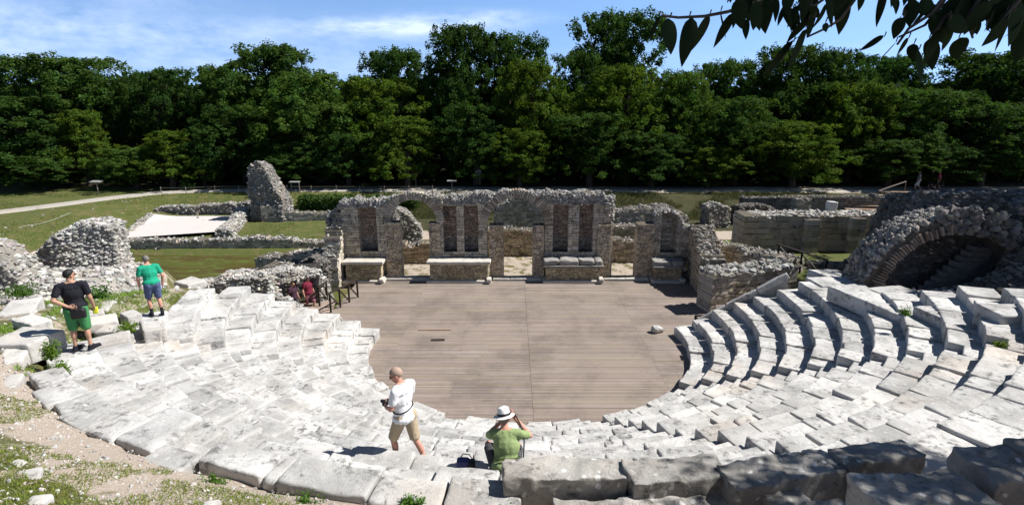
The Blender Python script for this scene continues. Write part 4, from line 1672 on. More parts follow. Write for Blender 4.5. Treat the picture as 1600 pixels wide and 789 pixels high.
def right_mass():
    root = thing('rubble_mass', 'huge dark mass of rubble masonry rising round the vault at the right edge', 'ruin', (20, 22, 2))
    xs, ys = np.linspace(13.0, 29.0, 110), np.linspace(14.8, 29.0, 110)
    X, Y = np.meshgrid(xs, ys, indexing='ij')
    Z = mass_h(X, Y)
    I = np.arange(X.size).reshape(X.shape)
    F = np.stack([I[:-1, :-1], I[1:, :-1], I[1:, 1:], I[:-1, 1:]], -1).reshape(-1, 4)
    V = np.stack([X, Y, Z], -1).reshape(-1, 3)
    G = height(X, Y).ravel()
    vis = V[:, 2] > G - 0.05
    F = F[vis[F].any(1)]
    mb = MB()
    mb.add(V - np.array([0, 0, 0.04]), F, (0.7, 0.68, 0.65))
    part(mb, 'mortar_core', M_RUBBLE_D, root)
    mb = MB()
    n = 15000
    P = sample_surface(V, [F], n)
    rocks(mb, P, 0.09 + 0.20 * RNG.random(n) ** 2.2, var=0.5, flat=0.65)
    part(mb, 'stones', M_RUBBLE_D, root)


right_mass()
# slanting stair inside the passage
root = thing('passage_stair', 'dim slanting flight of masonry steps inside the dark vault', 'stair', (17.0, 21.0, 2.0))
mb = MB()
for i in range(11):
    f = i / 10
    P, Fc = block((0.42, 0.22, 0.14), rho=0.03, amp=0.015)
    mb.add(P + np.array([15.1 + 2.5 * f, 20.1 + 0.8 * f, 1.75 + 1.75 * f]), Fc)
    box(mb, (15.1 + 2.5 * f, 20.1 + 0.8 * f, 0.8 + 0.875 * f), (0.38, 0.2, 0.9 + 0.875 * f))
part(mb, 'step', M_RUBBLE_D, root, smooth=False)

# ------------------------------------------------------------------ trees of the wood behind
def leaf_cards(mb, C, Nrm, size, col):
    """diamond shaped leaf sprays: centres C, rough normals Nrm"""
    n = len(C)
    a = RNG.normal(size=(n, 3))
    Nn = Nrm + RNG.normal(size=(n, 3)) * 0.75
    Nn /= np.linalg.norm(Nn, axis=1)[:, None]
    a = a - Nn * (a * Nn).sum(1)[:, None]
    a /= np.linalg.norm(a, axis=1)[:, None]
    b = np.cross(Nn, a)
    sz = size * RNG.uniform(0.6, 1.35, n)
    w = RNG.uniform(0.35, 0.6, n)
    dn = Nn * (sz * RNG.uniform(-0.25, 0.25, n))[:, None]
    V = np.stack([C - a * sz[:, None], C + b * (sz * w)[:, None] + dn, C + a * sz[:, None], C - b * (sz * w)[:, None] + dn], 1)
    F = np.arange(n * 4).reshape(n, 4)
    mb.add(V.reshape(-1, 3), F, np.repeat(col, 4, 0))


def crown_shape(kind, t):
    """radius of crown (1 = full) at relative height t in 0..1"""
    if kind == 'cone':
        return np.clip(1.12 * (1 - t) ** 0.75 * np.minimum(1, (t + 0.06) * 6), 0.02, 1)
    if kind == 'spread':
        return np.clip(np.sqrt(np.clip(1 - ((t - 0.55) / 0.46) ** 2, 0.01, 1)) * (0.75 + 0.35 * t), 0.02, 1)
    if kind == 'tall':
        return np.clip(np.sqrt(np.clip(1 - ((t - 0.52) / 0.50) ** 2, 0.0, 1)) * 0.95, 0.02, 1)
    return np.clip(np.sqrt(np.clip(1 - ((t - 0.48) / 0.54) ** 2, 0.0, 1)), 0.02, 1)


def make_crown(kind, seed, nclump=640, nleaf=58, leaf=0.135, H=12.0, Wd=9.0, zb=1.4):
    """tree of nominal height H and width Wd standing at the origin; returns crown and trunk meshes (as objects)"""
    global RNG
    keep = RNG
    RNG = np.random.default_rng(seed)
    cr, tk = MB(), MB()
    # main boughs carry uneven masses
    nb = 20
    boughs = []
    for i in range(nb):
        t = (i + 0.5) / nb
        t = 0.10 + 0.84 * t
        ph = i * 2.4 + RNG.normal() * 0.5
        rr = crown_shape(kind, t) * Wd / 2 * RNG.uniform(0.30, 0.78)
        boughs.append((rr * math.cos(ph), rr * math.sin(ph), zb + (H - zb) * t, Wd * RNG.uniform(0.13, 0.25) * (0.7 + 0.5 * crown_shape(kind, t))))
    boughs.append((RNG.normal() * 0.5, RNG.normal() * 0.5, zb + (H - zb) * 0.86, Wd * 0.15))
    boughs.append((RNG.normal() * 0.3, RNG.normal() * 0.3, zb + (H - zb) * 0.5, Wd * 0.28))
    boughs = np.array(boughs)
    # clumps on the skin of the bough masses
    wts = boughs[:, 3] ** 2
    k = RNG.choice(len(boughs), nclump, p=wts / wts.sum())
    d = RNG.normal(size=(nclump, 3))
    d /= np.linalg.norm(d, axis=1)[:, None]
    d[:, 2] = np.where(d[:, 2] < -0.55, -d[:, 2] * 0.6, d[:, 2])
    rad = boughs[k, 3] * RNG.uniform(0.55, 1.18, nclump)
    C = boughs[k, :3] + d * rad[:, None] * np.array([1, 1, 1.15])
    C[:, 2] = np.maximum(C[:, 2], zb * 0.5)
    over = np.maximum(0, C[:, 2] - H * 0.88)
    C[:, 2] = np.minimum(C[:, 2], H * 0.88) + over / (1 + over / (H * 0.30))
    cs = RNG.uniform(0.28, 0.62, nclump) * Wd / 9
    P = np.repeat(C, nleaf, 0)
    o = RNG.normal(size=P.shape)
    o /= np.linalg.norm(o, axis=1)[:, None]
    o *= (RNG.random(len(P)) ** 0.5)[:, None]
    P = P + o * np.repeat(cs, nleaf)[:, None] * np.array([1.0, 1.0, 0.95])
    outw = np.repeat(d, nleaf, 0)
    Nrm = outw * 0.8 + np.array([0, 0, 0.25]) + o * 0.6
    g = np.repeat(RNG.uniform(0.78, 1.2, nclump), nleaf) * RNG.uniform(0.75, 1.25, len(P))
    yel = np.repeat(RNG.random(nclump) * 0.3, nleaf)
    col = np.stack([g * (0.92 + yel), g, g * (1 - yel * 0.7)], -1)
    leaf_cards(cr, P, Nrm, leaf, col)
    # trunk and limbs
    lean = RNG.normal(size=2) * 0.25
    tr = [(0, 0, -0.5), (lean[0] * 0.3, lean[1] * 0.3, H * 0.22), (lean[0], lean[1], H * 0.5), (lean[0] * 1.3, lean[1] * 1.3, H * 0.86)]
    r = H * 0.024
    tube(tk, tr, [r * 1.35, r, r * 0.65, r * 0.15], 9)
    for b in boughs[::1]:
        z0 = max(H * 0.16, b[2] * 0.62)
        f = z0 / (H * 0.86)
        st = (lean[0] * f, lean[1] * f, z0)
        md = ((st[0] + b[0]) / 2 + RNG.normal() * 0.2, (st[1] + b[1]) / 2 + RNG.normal() * 0.2, (z0 + b[2]) / 2 + 0.3)
        tube(tk, [st, md, tuple(b[:3])], [r * 0.42, r * 0.28, r * 0.08], 6)
    RNG = keep
    return cr, tk


CROWNS = {}
for kind, seed, kw in (('dense', 1, {}), ('dense2', 2, {}), ('cone', 3, dict(nclump=560)), ('spread', 4, dict(nclump=560, zb=4.2)), ('tall', 5, {}), ('bushy', 6, dict(zb=0.4)), ('airy', 7, dict(nclump=330, nleaf=66, zb=3.6))):
    base = {'dense2': 'dense', 'bushy': 'dense', 'airy': 'tall'}.get(kind, kind)
    c, t = make_crown(base, 100 + seed, **kw)
    co = c.build('crown', M_LEAF)
    to = t.build('trunk', M_BARK)
    CROWNS[kind] = (co, to)
PROTO_USED = set()

TREE_W = 9.0
TREE_H = 12.0
# photo x of the crown, photo y of its top, width in photo pixels, distance, kind, tint (r,g,b factors), label
DK, MD, LT, YG, BL = (0.72, 0.84, 0.85), (0.92, 1.0, 0.95), (1.18, 1.22, 1.1), (1.38, 1.28, 0.8), (0.7, 0.92, 1.1)
TREES = [
    (85, 68, 190, 58, 'spread', MD, 'broad domed tree at the far left, standing highest above its neighbours there'),
    (10, 125, 190, 53, 'dense', DK, 'dark layered tree cut off by the left edge of the photo'),
    (118, 145, 110, 54, 'cone', YG, 'slender yellowish tree behind the first sign post on the left'),
    (178, 118, 90, 61, 'airy', MD, 'thin topped tree in the sky gap right of the broad domed tree'),
    (243, 86, 105, 60, 'airy', DK, 'dark open crowned tree with sky holes, left of the long dark ridge of crowns'),
    (330, 88, 120, 61, 'dense', MD, 'dark green tree rising right of the open crowned tree'),
    (205, 205, 110, 53, 'bushy', LT, 'low bushy tree left of the bright conical tree'),
    (257, 178, 120, 52.5, 'cone', YG, 'bright yellow green conical tree near the path bend'),
    (312, 205, 80, 53.5, 'bushy', BL, 'bluish green bush-like tree right of the bright conical tree'),
    (408, 55, 165, 61, 'tall', MD, 'tall leafy tree with a spiky top above the tower fragment'),
    (370, 150, 120, 56, 'dense2', DK, 'very dark tree behind the tower fragment'),
    (488, 98, 170, 56, 'dense', LT, 'pale green full crowned tree between tower fragment and stage building'),
    (612, 66, 120, 64, 'dense2', DK, 'dark round top showing above the yellowish tree by the left arch'),
    (590, 108, 150, 57, 'dense', YG, 'yellowish crown in front of the dark round top'),
    (632, 168, 120, 53, 'cone', YG, 'sunlit conical tree just above the left arch'),
    (540, 190, 110, 54, 'dense2', DK, 'shaded dark tree above the left end of the stage building'),
    (712, 30, 125, 61, 'tall', DK, 'tall dark tree, left of the twin tall crowns over the middle of the stage building'),
    (793, 42, 120, 62, 'dense2', DK, 'dark dense tree, right of the twin tall crowns over the middle of the stage building'),
    (840, 84, 120, 56, 'tall', YG, 'yellow green tree with long drooping boughs over the middle arch'),
    (742, 150, 120, 54, 'dense', DK, 'dull green tree in the hollow between the two arches'),
    (812, 190, 110, 52.7, 'bushy', YG, 'low sunlit bushy tree behind the middle arch'),
    (905, 68, 110, 62, 'dense', DK, 'dark tree leaning against the tallest tree from its left'),
    (965, 8, 150, 66, 'dense2', (0.75, 0.85, 0.85), 'tallest tree of the wood, a dark dome against the sky'),
    (985, 92, 140, 56, 'dense', YG, 'yellowish tree in front of the tallest tree'),
    (925, 165, 130, 53.5, 'dense2', MD, 'dark mottled tree above the right end of the stage building'),
    (1062, 100, 120, 57, 'bushy', LT, 'light green tree under the three hanging leaves'),
    (1022, 195, 130, 52.6, 'dense', DK, 'low dark tree with sunlit tips right of the stage building'),
    (1135, 84, 120, 63, 'dense2', MD, 'dark tree right of the sky gap under the hanging leaves'),
    (1160, 140, 130, 55, 'dense', MD, 'round mid green tree below the hanging leaf cluster'),
    (1110, 215, 110, 52.6, 'bushy', YG, 'low yellow green bushy tree above the lone square lump'),
    (1228, 62, 140, 62, 'tall', MD, 'tall green tree right behind the largest hanging leaf'),
    (1302, 66, 110, 61, 'dense', DK, 'dark tree ending the high crowns left of the second sky gap'),
    (1250, 178, 140, 53, 'dense', YG, 'sunlit spreading tree above the terrace ruin'),
    (1392, 78, 110, 70, 'spread', BL, 'distant bluish crown in the gap between the leaf clusters'),
    (1345, 118, 120, 56, 'tall', YG, 'yellow green upright tree left of the right leaf cluster'),
    (1422, 128, 140, 56, 'dense2', MD, 'mid green tree below the right leaf cluster'),
    (1398, 205, 130, 52.7, 'bushy', MD, 'low bushy tree right above the walkers on the far path'),
    (1570, 72, 180, 62, 'spread', DK, 'dark spreading tree at the upper right edge'),
    (1480, 130, 140, 58, 'dense', DK, 'dark tree between the right leaf cluster and the right edge'),
    (1555, 150, 160, 54, 'dense2', DK, 'dark heavy tree behind the huge rubble mass'),
    (1480, 215, 130, 52.8, 'bushy', DK, 'low dark tree behind the top of the huge rubble mass'),
    (455, 205, 130, 53, 'bushy', DK, 'low shaded tree right of the tower fragment'),
    (1660, 110, 170, 56, 'dense', DK, 'dark tree cut by the right edge of the photo'),
    (60, 215, 130, 52, 'bushy', MD, 'low leafy tree left of the slender yellowish tree'),
]


def plant_tree(px, py, wpx, y, kind, tint, label, group='trees of the wood behind the theatre', name='tree', base=None):
    top = aty(px, py + (24 if px < 300 else 15 if px < 600 else 12), y)
    x = top[0]
    zb = h1(x, y) if base is None else base
    zc = y * _c - ((top[2] + zb) / 2 - EYE) * _s
    w = wpx / F_PX * zc * 1.06
    h = top[2] - zb
    root = thing(name, label, 'tree', (x, y, zb - 0.05), group)
    ph = RNG.uniform(0, 2 * PI)
    co, to = CROWNS[kind]
    first = kind not in PROTO_USED
    PROTO_USED.add(kind)
    for o in (co, to):
        n = o if first else o.copy()
        if not first:
            COL.objects.link(n)
        n.parent = root
        n.scale = (w / TREE_W, w / TREE_W, h / TREE_H)
        n.rotation_euler = (0, 0, ph)
        n.color = (*tint, 1)
    return root


for t in TREES:
    plant_tree(*t)
# trees standing just outside the right edge, whose shade falls over the vault
for tx, ty, w, h, kind in ((27.5, 19.0, 10.5, 15, 'dense'), (29.5, 24.5, 11.5, 17, 'dense2'), (28.5, 14.2, 8.5, 13, 'dense')):
    z0 = h1(tx, ty)
    root = thing('tree', 'tall dark tree whose shade falls over the vault from outside the right edge', 'tree', (tx, ty, z0 - 0.05), 'shade trees right of the vault')
    for o in CROWNS[kind]:
        n_ = o.copy()
        COL.objects.link(n_)
        n_.parent = root
        n_.scale = (w / TREE_W, w / TREE_W, h / TREE_H)
        n_.rotation_euler = (0, 0, tx)
        n_.color = (*DK, 1)

# the deep wood behind them reads as one mass
mb = MB()
n = 36000
x = RNG.uniform(-80, 80, n)
y = 63 + 22 * RNG.random(n)
hmax = 9.5 + 3.0 * fbm(xy3(x, y, 0.08), 3)
z = 1.0 + RNG.random(n) ** 0.75 * hmax
g = RNG.uniform(0.4, 0.75, n)
leaf_cards(mb, np.stack([x, y, z], -1), np.tile(np.array([0, 0, 1.0]), (n, 1)), 0.75, np.stack([g, g, g * 1.05], -1))
n = 9000
x = RNG.uniform(-62, 62, n)
y = 55.5 + 7 * RNG.random(n)
z = 1.1 + RNG.random(n) ** 1.3 * (2.2 + 2.0 * fbm(xy3(x, y, 0.3), 2))
g = RNG.uniform(0.35, 0.7, n)
leaf_cards(mb, np.stack([x, y, z], -1), np.tile(np.array([0, 0, 1.0]), (n, 1)), 0.42, np.stack([g, g, g * 1.05], -1))
o = mb.build('woodland', M_LEAF)
o.color = (0.8, 0.85, 0.9, 1)
tag(o, 'dark deep woodland and undergrowth behind the front row of trees', 'woodland', kind='stuff')

# ------------------------------------------------------------------ small plants, grass, gravel
def bush(px, py, wpx, hpx, z, label, tint, n=420, leaf=0.05, name='bush', cat='bush', mat=None):
    p = atz(px, py, z)
    s = F_PX / (p[1] * _c - (p[2] - EYE) * _s)
    w, h = wpx / s, hpx / s
    root = thing(name, label, cat, tuple(p))
    mb = MB()
    if name == 'weed_clump':
        n, leaf, tint = n * 3, leaf * 0.52, (tint[0] * 0.75, tint[1] * 0.68, tint[2] * 0.6)
    C = RNG.normal(size=(26, 3)) * np.array([w * 0.23, w * 0.2, h * 0.22]) + np.array([0, 0, h * 0.5])
    k = RNG.integers(0, 26, n)
    P = C[k] * RNG.uniform(0.3, 1.15, (n, 1)) + RNG.normal(size=(n, 3)) * np.array([w, w, h]) * 0.13
    P[:, 2] = np.abs(P[:, 2])
    g = RNG.uniform(0.6, 1.3, n)
    leaf_cards(mb, P + p, RNG.normal(size=(n, 3)) * 0.4 + np.array([0, 0, 0.8]), leaf, np.stack([g, g, g], -1) * np.array(tint))
    part(mb, 'foliage', mat or M_WEED, root)
    mb = MB()
    for _ in range(6):
        q = C[RNG.integers(0, 26)]
        tube(mb, [tuple(p + np.array([0, 0, -0.05])), tuple(p + q * np.array([0.5, 0.5, 0.6])), tuple(p + q)], [0.012, 0.008, 0.003], 5)
    part(mb, 'stem', M_BARK, root)


def rim(th, r):
    x, y = polar(th, r)
    zc = y * _c - (4.05 - EYE) * _s
    return 800 + F_PX * x / zc, 394.5 - F_PX * (y * _s + (4.05 - EYE) * _c) / zc


bush(158, 470, 26, 26, h1(-11.9, 16.6), 'dark green bush behind the narrow pale slabs by the man in black', (0.7, 0.75, 0.7), 500)
bush(98, 585, 22, 24, 4.0, 'bright weed clump growing below the feet of the man in black', (1.5, 1.35, 0.9), 420, 0.045, 'weed_clump', 'weeds')
bush(80, 560, 26, 30, 4.0, 'bright weed strip in the joint left of the feet of the man in black', (1.4, 1.3, 0.9), 420, 0.045, 'weed_clump', 'weeds')
bush(1415, 492, 16, 14, 3.3, 'bright weed tuft between upper blocks of the right wing', (1.4, 1.4, 0.9), 220, 0.045, 'weed_clump', 'weeds')
bush(1560, 545, 18, 16, 3.75, 'yellowish weed tuft in front of the big isolated block', (1.6, 1.3, 0.7), 220, 0.045, 'weed_clump', 'weeds')
bush(*rim(-18, 14.3), 30, 28, 4.05, 'green weeds at the lower left rim of the seats', (1.1, 1.2, 0.9), 420, 0.04, 'weed_clump', 'weeds')
bush(*rim(-12.5, 14.35), 34, 30, 4.05, 'leafy weeds at the bottom edge by the lichened seat ends', (1.1, 1.25, 0.9), 480, 0.04, 'weed_clump', 'weeds')
bush(*rim(-7.5, 14.1), 36, 30, 4.05, 'weeds growing from the joint at the bottom edge left of the seated man', (1.0, 1.2, 0.8), 480, 0.04, 'weed_clump', 'weeds')
bush(*rim(-3.2, 14.2), 46, 18, 4.05, 'grassy weeds at the bottom edge under the long parapet block', (1.3, 1.35, 0.8), 480, 0.04, 'weed_clump', 'weeds')
bush(292, 296, 18, 16, 1.2, 'single dark bush on the bank beside the far path', (0.45, 0.5, 0.5), 420, 0.12)
bush(200, 520, 26, 18, 3.35, 'bright grass clump beside the thin white slab', (1.6, 1.4, 0.9), 420, 0.05, 'weed_clump', 'weeds')
bush(160, 437, 20, 12, 2.6, 'yellowish plants at the foot of the big rubble wall', (1.5, 1.2, 0.7), 260, 0.06, 'weed_clump', 'weeds')
bush(35, 462, 50, 18, 3.4, 'green plants among the rubble at the left edge', (1.0, 1.05, 0.8), 460, 0.06, 'weed_clump', 'weeds')


def hedge():
    root = thing('hedge', 'dark boxy ivy-green bank of shrubs right of the tower fragment', 'hedge', (-13.4, 46.2, 0.3))
    mb = MB()
    n = 9000
    P = np.stack([RNG.uniform(-17.2, -7.5, n), 45.6 + RNG.random(n) * 1.6, 0.2 + RNG.random(n) * 1.25], -1)
    P[:, 2] += 0.2 * fbm(xy3(P[:, 0], P[:, 1], 0.9), 2)
    g = RNG.uniform(0.35, 0.8, n)
    leaf_cards(mb, P, np.tile(np.array((0, -0.6, 0.7)), (n, 1)), 0.13, np.stack([g * 0.8, g * 0.75, g * 0.6], -1))
    part(mb, 'foliage', M_WEED, root)
    mb = MB()
    for x in np.arange(-17, -7.6, 0.8):
        tube(mb, [(x, 46.4, 0.1), (x + 0.1, 46.4, 0.8), (x, 46.3, 1.2)], [0.05, 0.03, 0.01], 5)
    part(mb, 'stem', M_BARK, root)


hedge()


def blades(mb, P, h, col, lean=0.5):
    n = len(P)
    a = RNG.uniform(0, 2 * PI, n)
    w = (0.004 + 0.004 * RNG.random(n)) * (1 if h < 0.06 else 1.6)
    hh = h * RNG.uniform(0.5, 1.3, n)
    d = np.stack([np.cos(a), np.sin(a), np.zeros(n)], -1)
    t = RNG.normal(size=(n, 2)) * lean
    tip = P + np.stack([t[:, 0] * hh, t[:, 1] * hh, hh], -1)
    V = np.stack([P - d * w[:, None], P + d * w[:, None], tip], 1)
    mb.add(V.reshape(-1, 3), np.arange(n * 3).reshape(n, 3), np.repeat(col, 3, 0))


def scatter_grass():
    mb = MB()
    # foreground turf at the bottom left
    n = 260000
    x = RNG.uniform(-12, 1.5, n)
    y = RNG.uniform(2.5, 12.5, n)
    r = np.hypot(x - CX, y - CY)
    d = fbm(xy3(x, y, 0.9), 3) + 0.25 * fbm(xy3(x, y, 4.0), 2)
    keep = (r > 14.15) & (d + (r - 15.0) * 0.36 > -0.10) & (x > -y * 1.25 - 1)
    P = np.stack([x, y, height(x, y)], -1)[keep]
    g = RNG.uniform(0.6, 1.3, len(P))
    yl = RNG.random(len(P)) * 0.5
    blades(mb, P, 0.037, np.stack([g * (0.9 + yl), g * 0.9, g * 0.8 * (1 - yl * 0.5)], -1), 0.9)
    # green among the fallen stones above the left wing
    n = 60000
    x = RNG.uniform(-16, -6.5, n)
    y = RNG.uniform(9.5, 20.5, n)
    r = np.hypot(x - CX, y - CY)
    th = np.degrees(np.arctan2(x - CX, -(y - CY)))
    d = fbm(xy3(x, y, 0.6), 3)
    lim = np.interp(th, [-90, -82, -67, -55, -50, -41], [10.9, 11.3, 12.0, 12.7, 13.3, 14.1])
    keep = (r > lim) & (d > -0.05) & (r < lim + 3.2) & (y < 18.3)
    P = np.stack([x, y, height(x, y)], -1)[keep]
    g = RNG.uniform(0.7, 1.5, len(P))
    blades(mb, P, 0.085, np.stack([g * 1.1, g * 1.1, g * 0.9], -1), 0.7)
    # tussocks on the far banks and lawns
    n = 130000
    x = RNG.uniform(-44, 26, n)
    y = RNG.uniform(24, 50, n)
    d = fbm(xy3(x, y, 0.35), 3)
    keep = (d > -0.08) & (((x < -10) & (y > 35.5)) | (y > 44) | (x < -24.6)) & ~((x > -28.5) & (x < -18.5) & (y < 45.2)) & (np.abs(y - 51.0) > 1.4)
    P = np.stack([x, y, height(x, y)], -1)[keep]
    g = RNG.uniform(0.35, 1.1, len(P)) * np.where(P[:, 0] > -14, 0.45, 0.9)
    m = len(P)
    a = RNG.uniform(0, 2 * PI, m)
    blades(mb, P, 0.13, np.stack([g * 1.0, g * 0.85, g * 0.7], -1), 0.8)
    # rank dark growth on the bank below the far path
    n = 60000
    x = RNG.uniform(-9, 27, n)
    y = RNG.uniform(42.5, 49.3, n)
    d = fbm(xy3(x, y, 0.5), 3)
    keep = (d > -0.15) & ~((x > 17.5) & (y < 47.2))
    P = np.stack([x, y, height(x, y)], -1)[keep]
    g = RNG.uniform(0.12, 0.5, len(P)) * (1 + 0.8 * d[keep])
    br = RNG.random(len(P)) * 0.5
    blades(mb, P, 0.30, np.stack([g * (0.8 + br), g * 0.75, g * 0.6 * (1 - br)], -1), 0.7)
    o = mb.build('grass', M_GRASS)
    tag(o, 'short patchy grass on the ground round the seats and banks', 'grass', kind='stuff')
    # gravel on the bare earth
    mb = MB()
    n = 16000
    x = RNG.uniform(-11, 1.0, n)
    y = RNG.uniform(3.2, 12, n)
    r = np.hypot(x - CX, y - CY)
    keep = (r > 14.1) & (r < 18.5) & (RNG.random(n) < np.interp(r, [14.1, 15.5, 18], [1, 0.8, 0.35]))
    P = np.stack([x, y, height(x, y)], -1)[keep]
    rocks(mb, P, 0.012 + 0.05 * RNG.random(len(P)) ** 3, var=0.25)
    n = 1500
    x = RNG.uniform(-17, -7, n)
    y = RNG.uniform(9, 20.5, n)
    r = np.hypot(x - CX, y - CY)
    th = np.degrees(np.arctan2(x - CX, -(y - CY)))
    lim = np.interp(th, [-90, -82, -67, -55, -50, -41], [10.9, 11.3, 12.0, 12.7, 13.3, 14.1])
    keep = (r > lim)
    P = np.stack([x, y, height(x, y)], -1)[keep]
    rocks(mb, P, 0.03 + 0.16 * RNG.random(len(P)) ** 3, var=0.2)
    n = 900
    x = RNG.uniform(-34, -20, n)
    y = RNG.uniform(28, 48, n)
    P = np.stack([x, y, height(x, y)], -1)
    rocks(mb, P, 0.03 + 0.16 * RNG.random(n) ** 6, (0.6, 0.58, 0.55), var=0.2)
    n = 900
    x = RNG.uniform(0.5, 9, n)
    y = RNG.uniform(4.0, 9, n)
    r = np.hypot(x - CX, y - CY)
    keep = (r > 14.1) & (r < 16.2)
    P = np.stack([x, y, height(x, y)], -1)[keep]
    rocks(mb, P, 0.02 + 0.12 * RNG.random(len(P)) ** 2, var=0.3)
    n = 1600
    x = RNG.uniform(9.5, 15.5, n)
    y = RNG.uniform(11.5, 21, n)
    r = np.hypot(x - CX, y - CY)
    th = np.degrees(np.arctan2(x - CX, -(y - CY)))
    keep = r > np.interp(th, [48, 62, 72, 84, 92], [13.9, 13.7, 12.5, 11.5, 10.8])
    P = np.stack([x, y, height(x, y)], -1)[keep]
    rocks(mb, P, 0.03 + 0.25 * RNG.random(len(P)) ** 2.5, var=0.3)
    o = mb.build('gravel', M_LOOSE)
    tag(o, 'loose gravel and small stones on the bare ground', 'gravel', kind='stuff')


scatter_grass()

# ------------------------------------------------------------------ railings, signs, steps
def railing(lab, a, b, h, nbay, cross=True, z=None):
    a, b = np.array(a, float), np.array(b, float)
    root = thing('timber_railing', lab, 'railing', tuple(a))
    up = np.array([0, 0, h])
    for i in range(nbay + 1):
        p = a + (b - a) * i / nbay
        mb = MB()
        bar(mb, p - np.array([0, 0, 0.12]), p + up, 0.07)
        part(mb, 'post', M_RAIL, root)
    mb = MB()
    bar(mb, a + up + np.array([0, 0, 0.03]) - (b - a) * 0.03, b + up + np.array([0, 0, 0.03]) + (b - a) * 0.03, 0.09, 0.05)
    part(mb, 'top_rail', M_RAIL, root)
    if cross:
        for i in range(nbay):
            p, q = a + (b - a) * i / nbay, a + (b - a) * (i + 1) / nbay
            mb = MB()
            bar(mb, p + up * 0.95, q + up * 0.08, 0.05)
            part(mb, 'brace', M_RAIL, root)


railing('dark braced timber railing along the ramp at the left edge of the deck', (-7.85, 23.5, 0), (-7.2, 25.5, 0), 0.85, 3)
railing('short dark railing behind the people leaving the side passage', (-8.6, 24.3, 0), (-8.5, 25.1, 0), 0.85, 1)
railing('short dark railing at the foot of the sloping coping on the right', (7.30, 21.50, 0), (8.20, 21.50, 0), 0.6, 1)
railing('timber railing descending behind the corner wall on the right', (13.1, 27.4, 1.15), (14.3, 25.2, 0.95), 0.9, 2)
# ramp boards at the left
mb = MB()
fr = Frame((-9.3, 23.2), (-7.8, 23.5))
for i in range(14):
    box(mb, fr(np.array([0.05 + i * 0.11, 0.8, -0.01])), (0.05, 0.85, 0.02), rz=math.atan2(0.3, 1.5), col=np.array((1.2, 1.15, 1.1)) * RNG.uniform(0.85, 1.1))
tag(mb.build('boarded_ramp', M_DECK, None, origin=(-8.5, 23.8, 0)), 'short boarded ramp from the side passage to the deck', 'ramp')


def sign(lab, x, y, h, w, d, tilt, legs=1, z=None):
    zb = h1(x, y) if z is None else z
    root = thing('information_sign', lab, 'sign', (x, y, zb))
    for i in range(legs):
        ox = 0 if legs == 1 else (-w * 0.4 if i == 0 else w * 0.4)
        mb = MB()
        bar(mb, (x + ox, y, zb - 0.2), (x + ox, y, zb + h), 0.07)
        part(mb, 'post', M_POSTWOOD, root)
    mb = MB()
    box(mb, (x, y - 0.03, zb + h + 0.05), (w / 2, d / 2, 0.025), M=np.array(Matrix.Rotation(tilt, 3, 'X')))
    part(mb, 'panel', M_WHITE, root)


sign('small grey information board on one post beside the path bend at the far left', -35.0, 48.4, 1.1, 0.85, 0.55, 0.12)
sign('pale table-like board on two posts right of the tower fragment', -18.6, 49.2, 0.95, 0.85, 0.5, 0.06, 2)
sign('small board on a thin post before the shaded wood, above the left arch', -8.9, 53.2, 1.15, 0.6, 0.35, 0.15)
sign('slanting lectern board on the path above the middle of the stage building', -5.2, 49.6, 1.0, 0.8, 0.4, 0.1)


def rope_fence():
    root = thing('post_fence', 'row of short thin fence posts along the far path', 'fence', (-22, 49.6, 1.1))
    for i in range(20):
        x = -30 + i * 2.1
        if x > -6:
            break
        y = 49.75 if x > -27 else 49.0
        z = h1(x, y)
        mb = MB()
        tube(mb, [(x, y, z - 0.1), (x + RNG.normal() * 0.04, y, z + 0.62)], 0.035, 6)
        part(mb, 'post', M_POSTWOOD, root)
    mb = MB()
    pts = []
    for i in range(12):
        x = -30 + i * 2.1
        y = 49.75 if x > -27 else 49.0
        pts.append((x, y, h1(x, y) + 0.52))
    tube(mb, pts, 0.012, 5)
    part(mb, 'rope', M_POSTWOOD, root)


rope_fence()
# pale cable on the grass bank at the left
pts = [(px, py) for px, py in ((-20, 374), (10, 364), (35, 354), (62, 350), (85, 343), (110, 333))]
P3 = []
for px, py in pts:
    q = atz(px, py, 0.6)
    for _ in range(8):
        q = atz(px, py, h1(q[0], q[1]) + 0.05)
    P3.append(tuple(q))
mb = MB()
tube(mb, P3, 0.028, 6)
o = mb.build('cable', mat_plain('pale_cable', (0.24, 0.25, 0.19), 0.7, 0.1, 10), None, smooth=True)
tag(o, 'pale cable lying across the grassy bank at the far left', 'cable')

# timber steps up to the far path
root = thing('timber_steps', 'flight of broad timber steps with a handrail climbing to the far path on the right', 'steps', (27.6, 45.0, 0.4))
s0, s1 = atz(1338, 333, 0.35), atz(1402, 300, 1.35)
for i in range(7):
    f = i / 6
    p = s0 + (s1 - s0) * f
    mb = MB()
    box(mb, (p[0], p[1], p[2] - 0.06), (1.35, 0.26, 0.08), rz=-0.15)
    part(mb, 'tread', M_STEPWOOD, root)
mb = MB()
bar(mb, s0 + (s1 - s0) * 0.55 + np.array([-0.2, 0, 0.85]), s1 + np.array([0.6, 0, 0.9]), 0.055)
part(mb, 'handrail', M_POSTWOOD, root)
for f in (0.55, 1.0):
    p = s0 + np.array([-0.2, 0, 0]) + (s1 - s0 + np.array([0.8, 0, 0])) * f
    mb = MB()
    bar(mb, p - np.array([0, 0, 0.3]), p + np.array([0, 0, 0.86]), 0.055)
    part(mb, 'post', M_POSTWOOD, root)
q = aty(1299, 328, 33.5)
mb = MB()
P_, Fc = block((0.24, 0.2, 0.26), rho=0.04, amp=0.02)
mb.add(P_, Fc)
o = mb.build('stone_block', mat_plain('white_stone', (0.5, 0.5, 0.49), 0.8, 0.06, 8), smooth=True)
o.location = tuple(aty(1299, 322, 32.0))
tag(o, 'white squared stone set on the top of the terrace ruin', 'stone block')
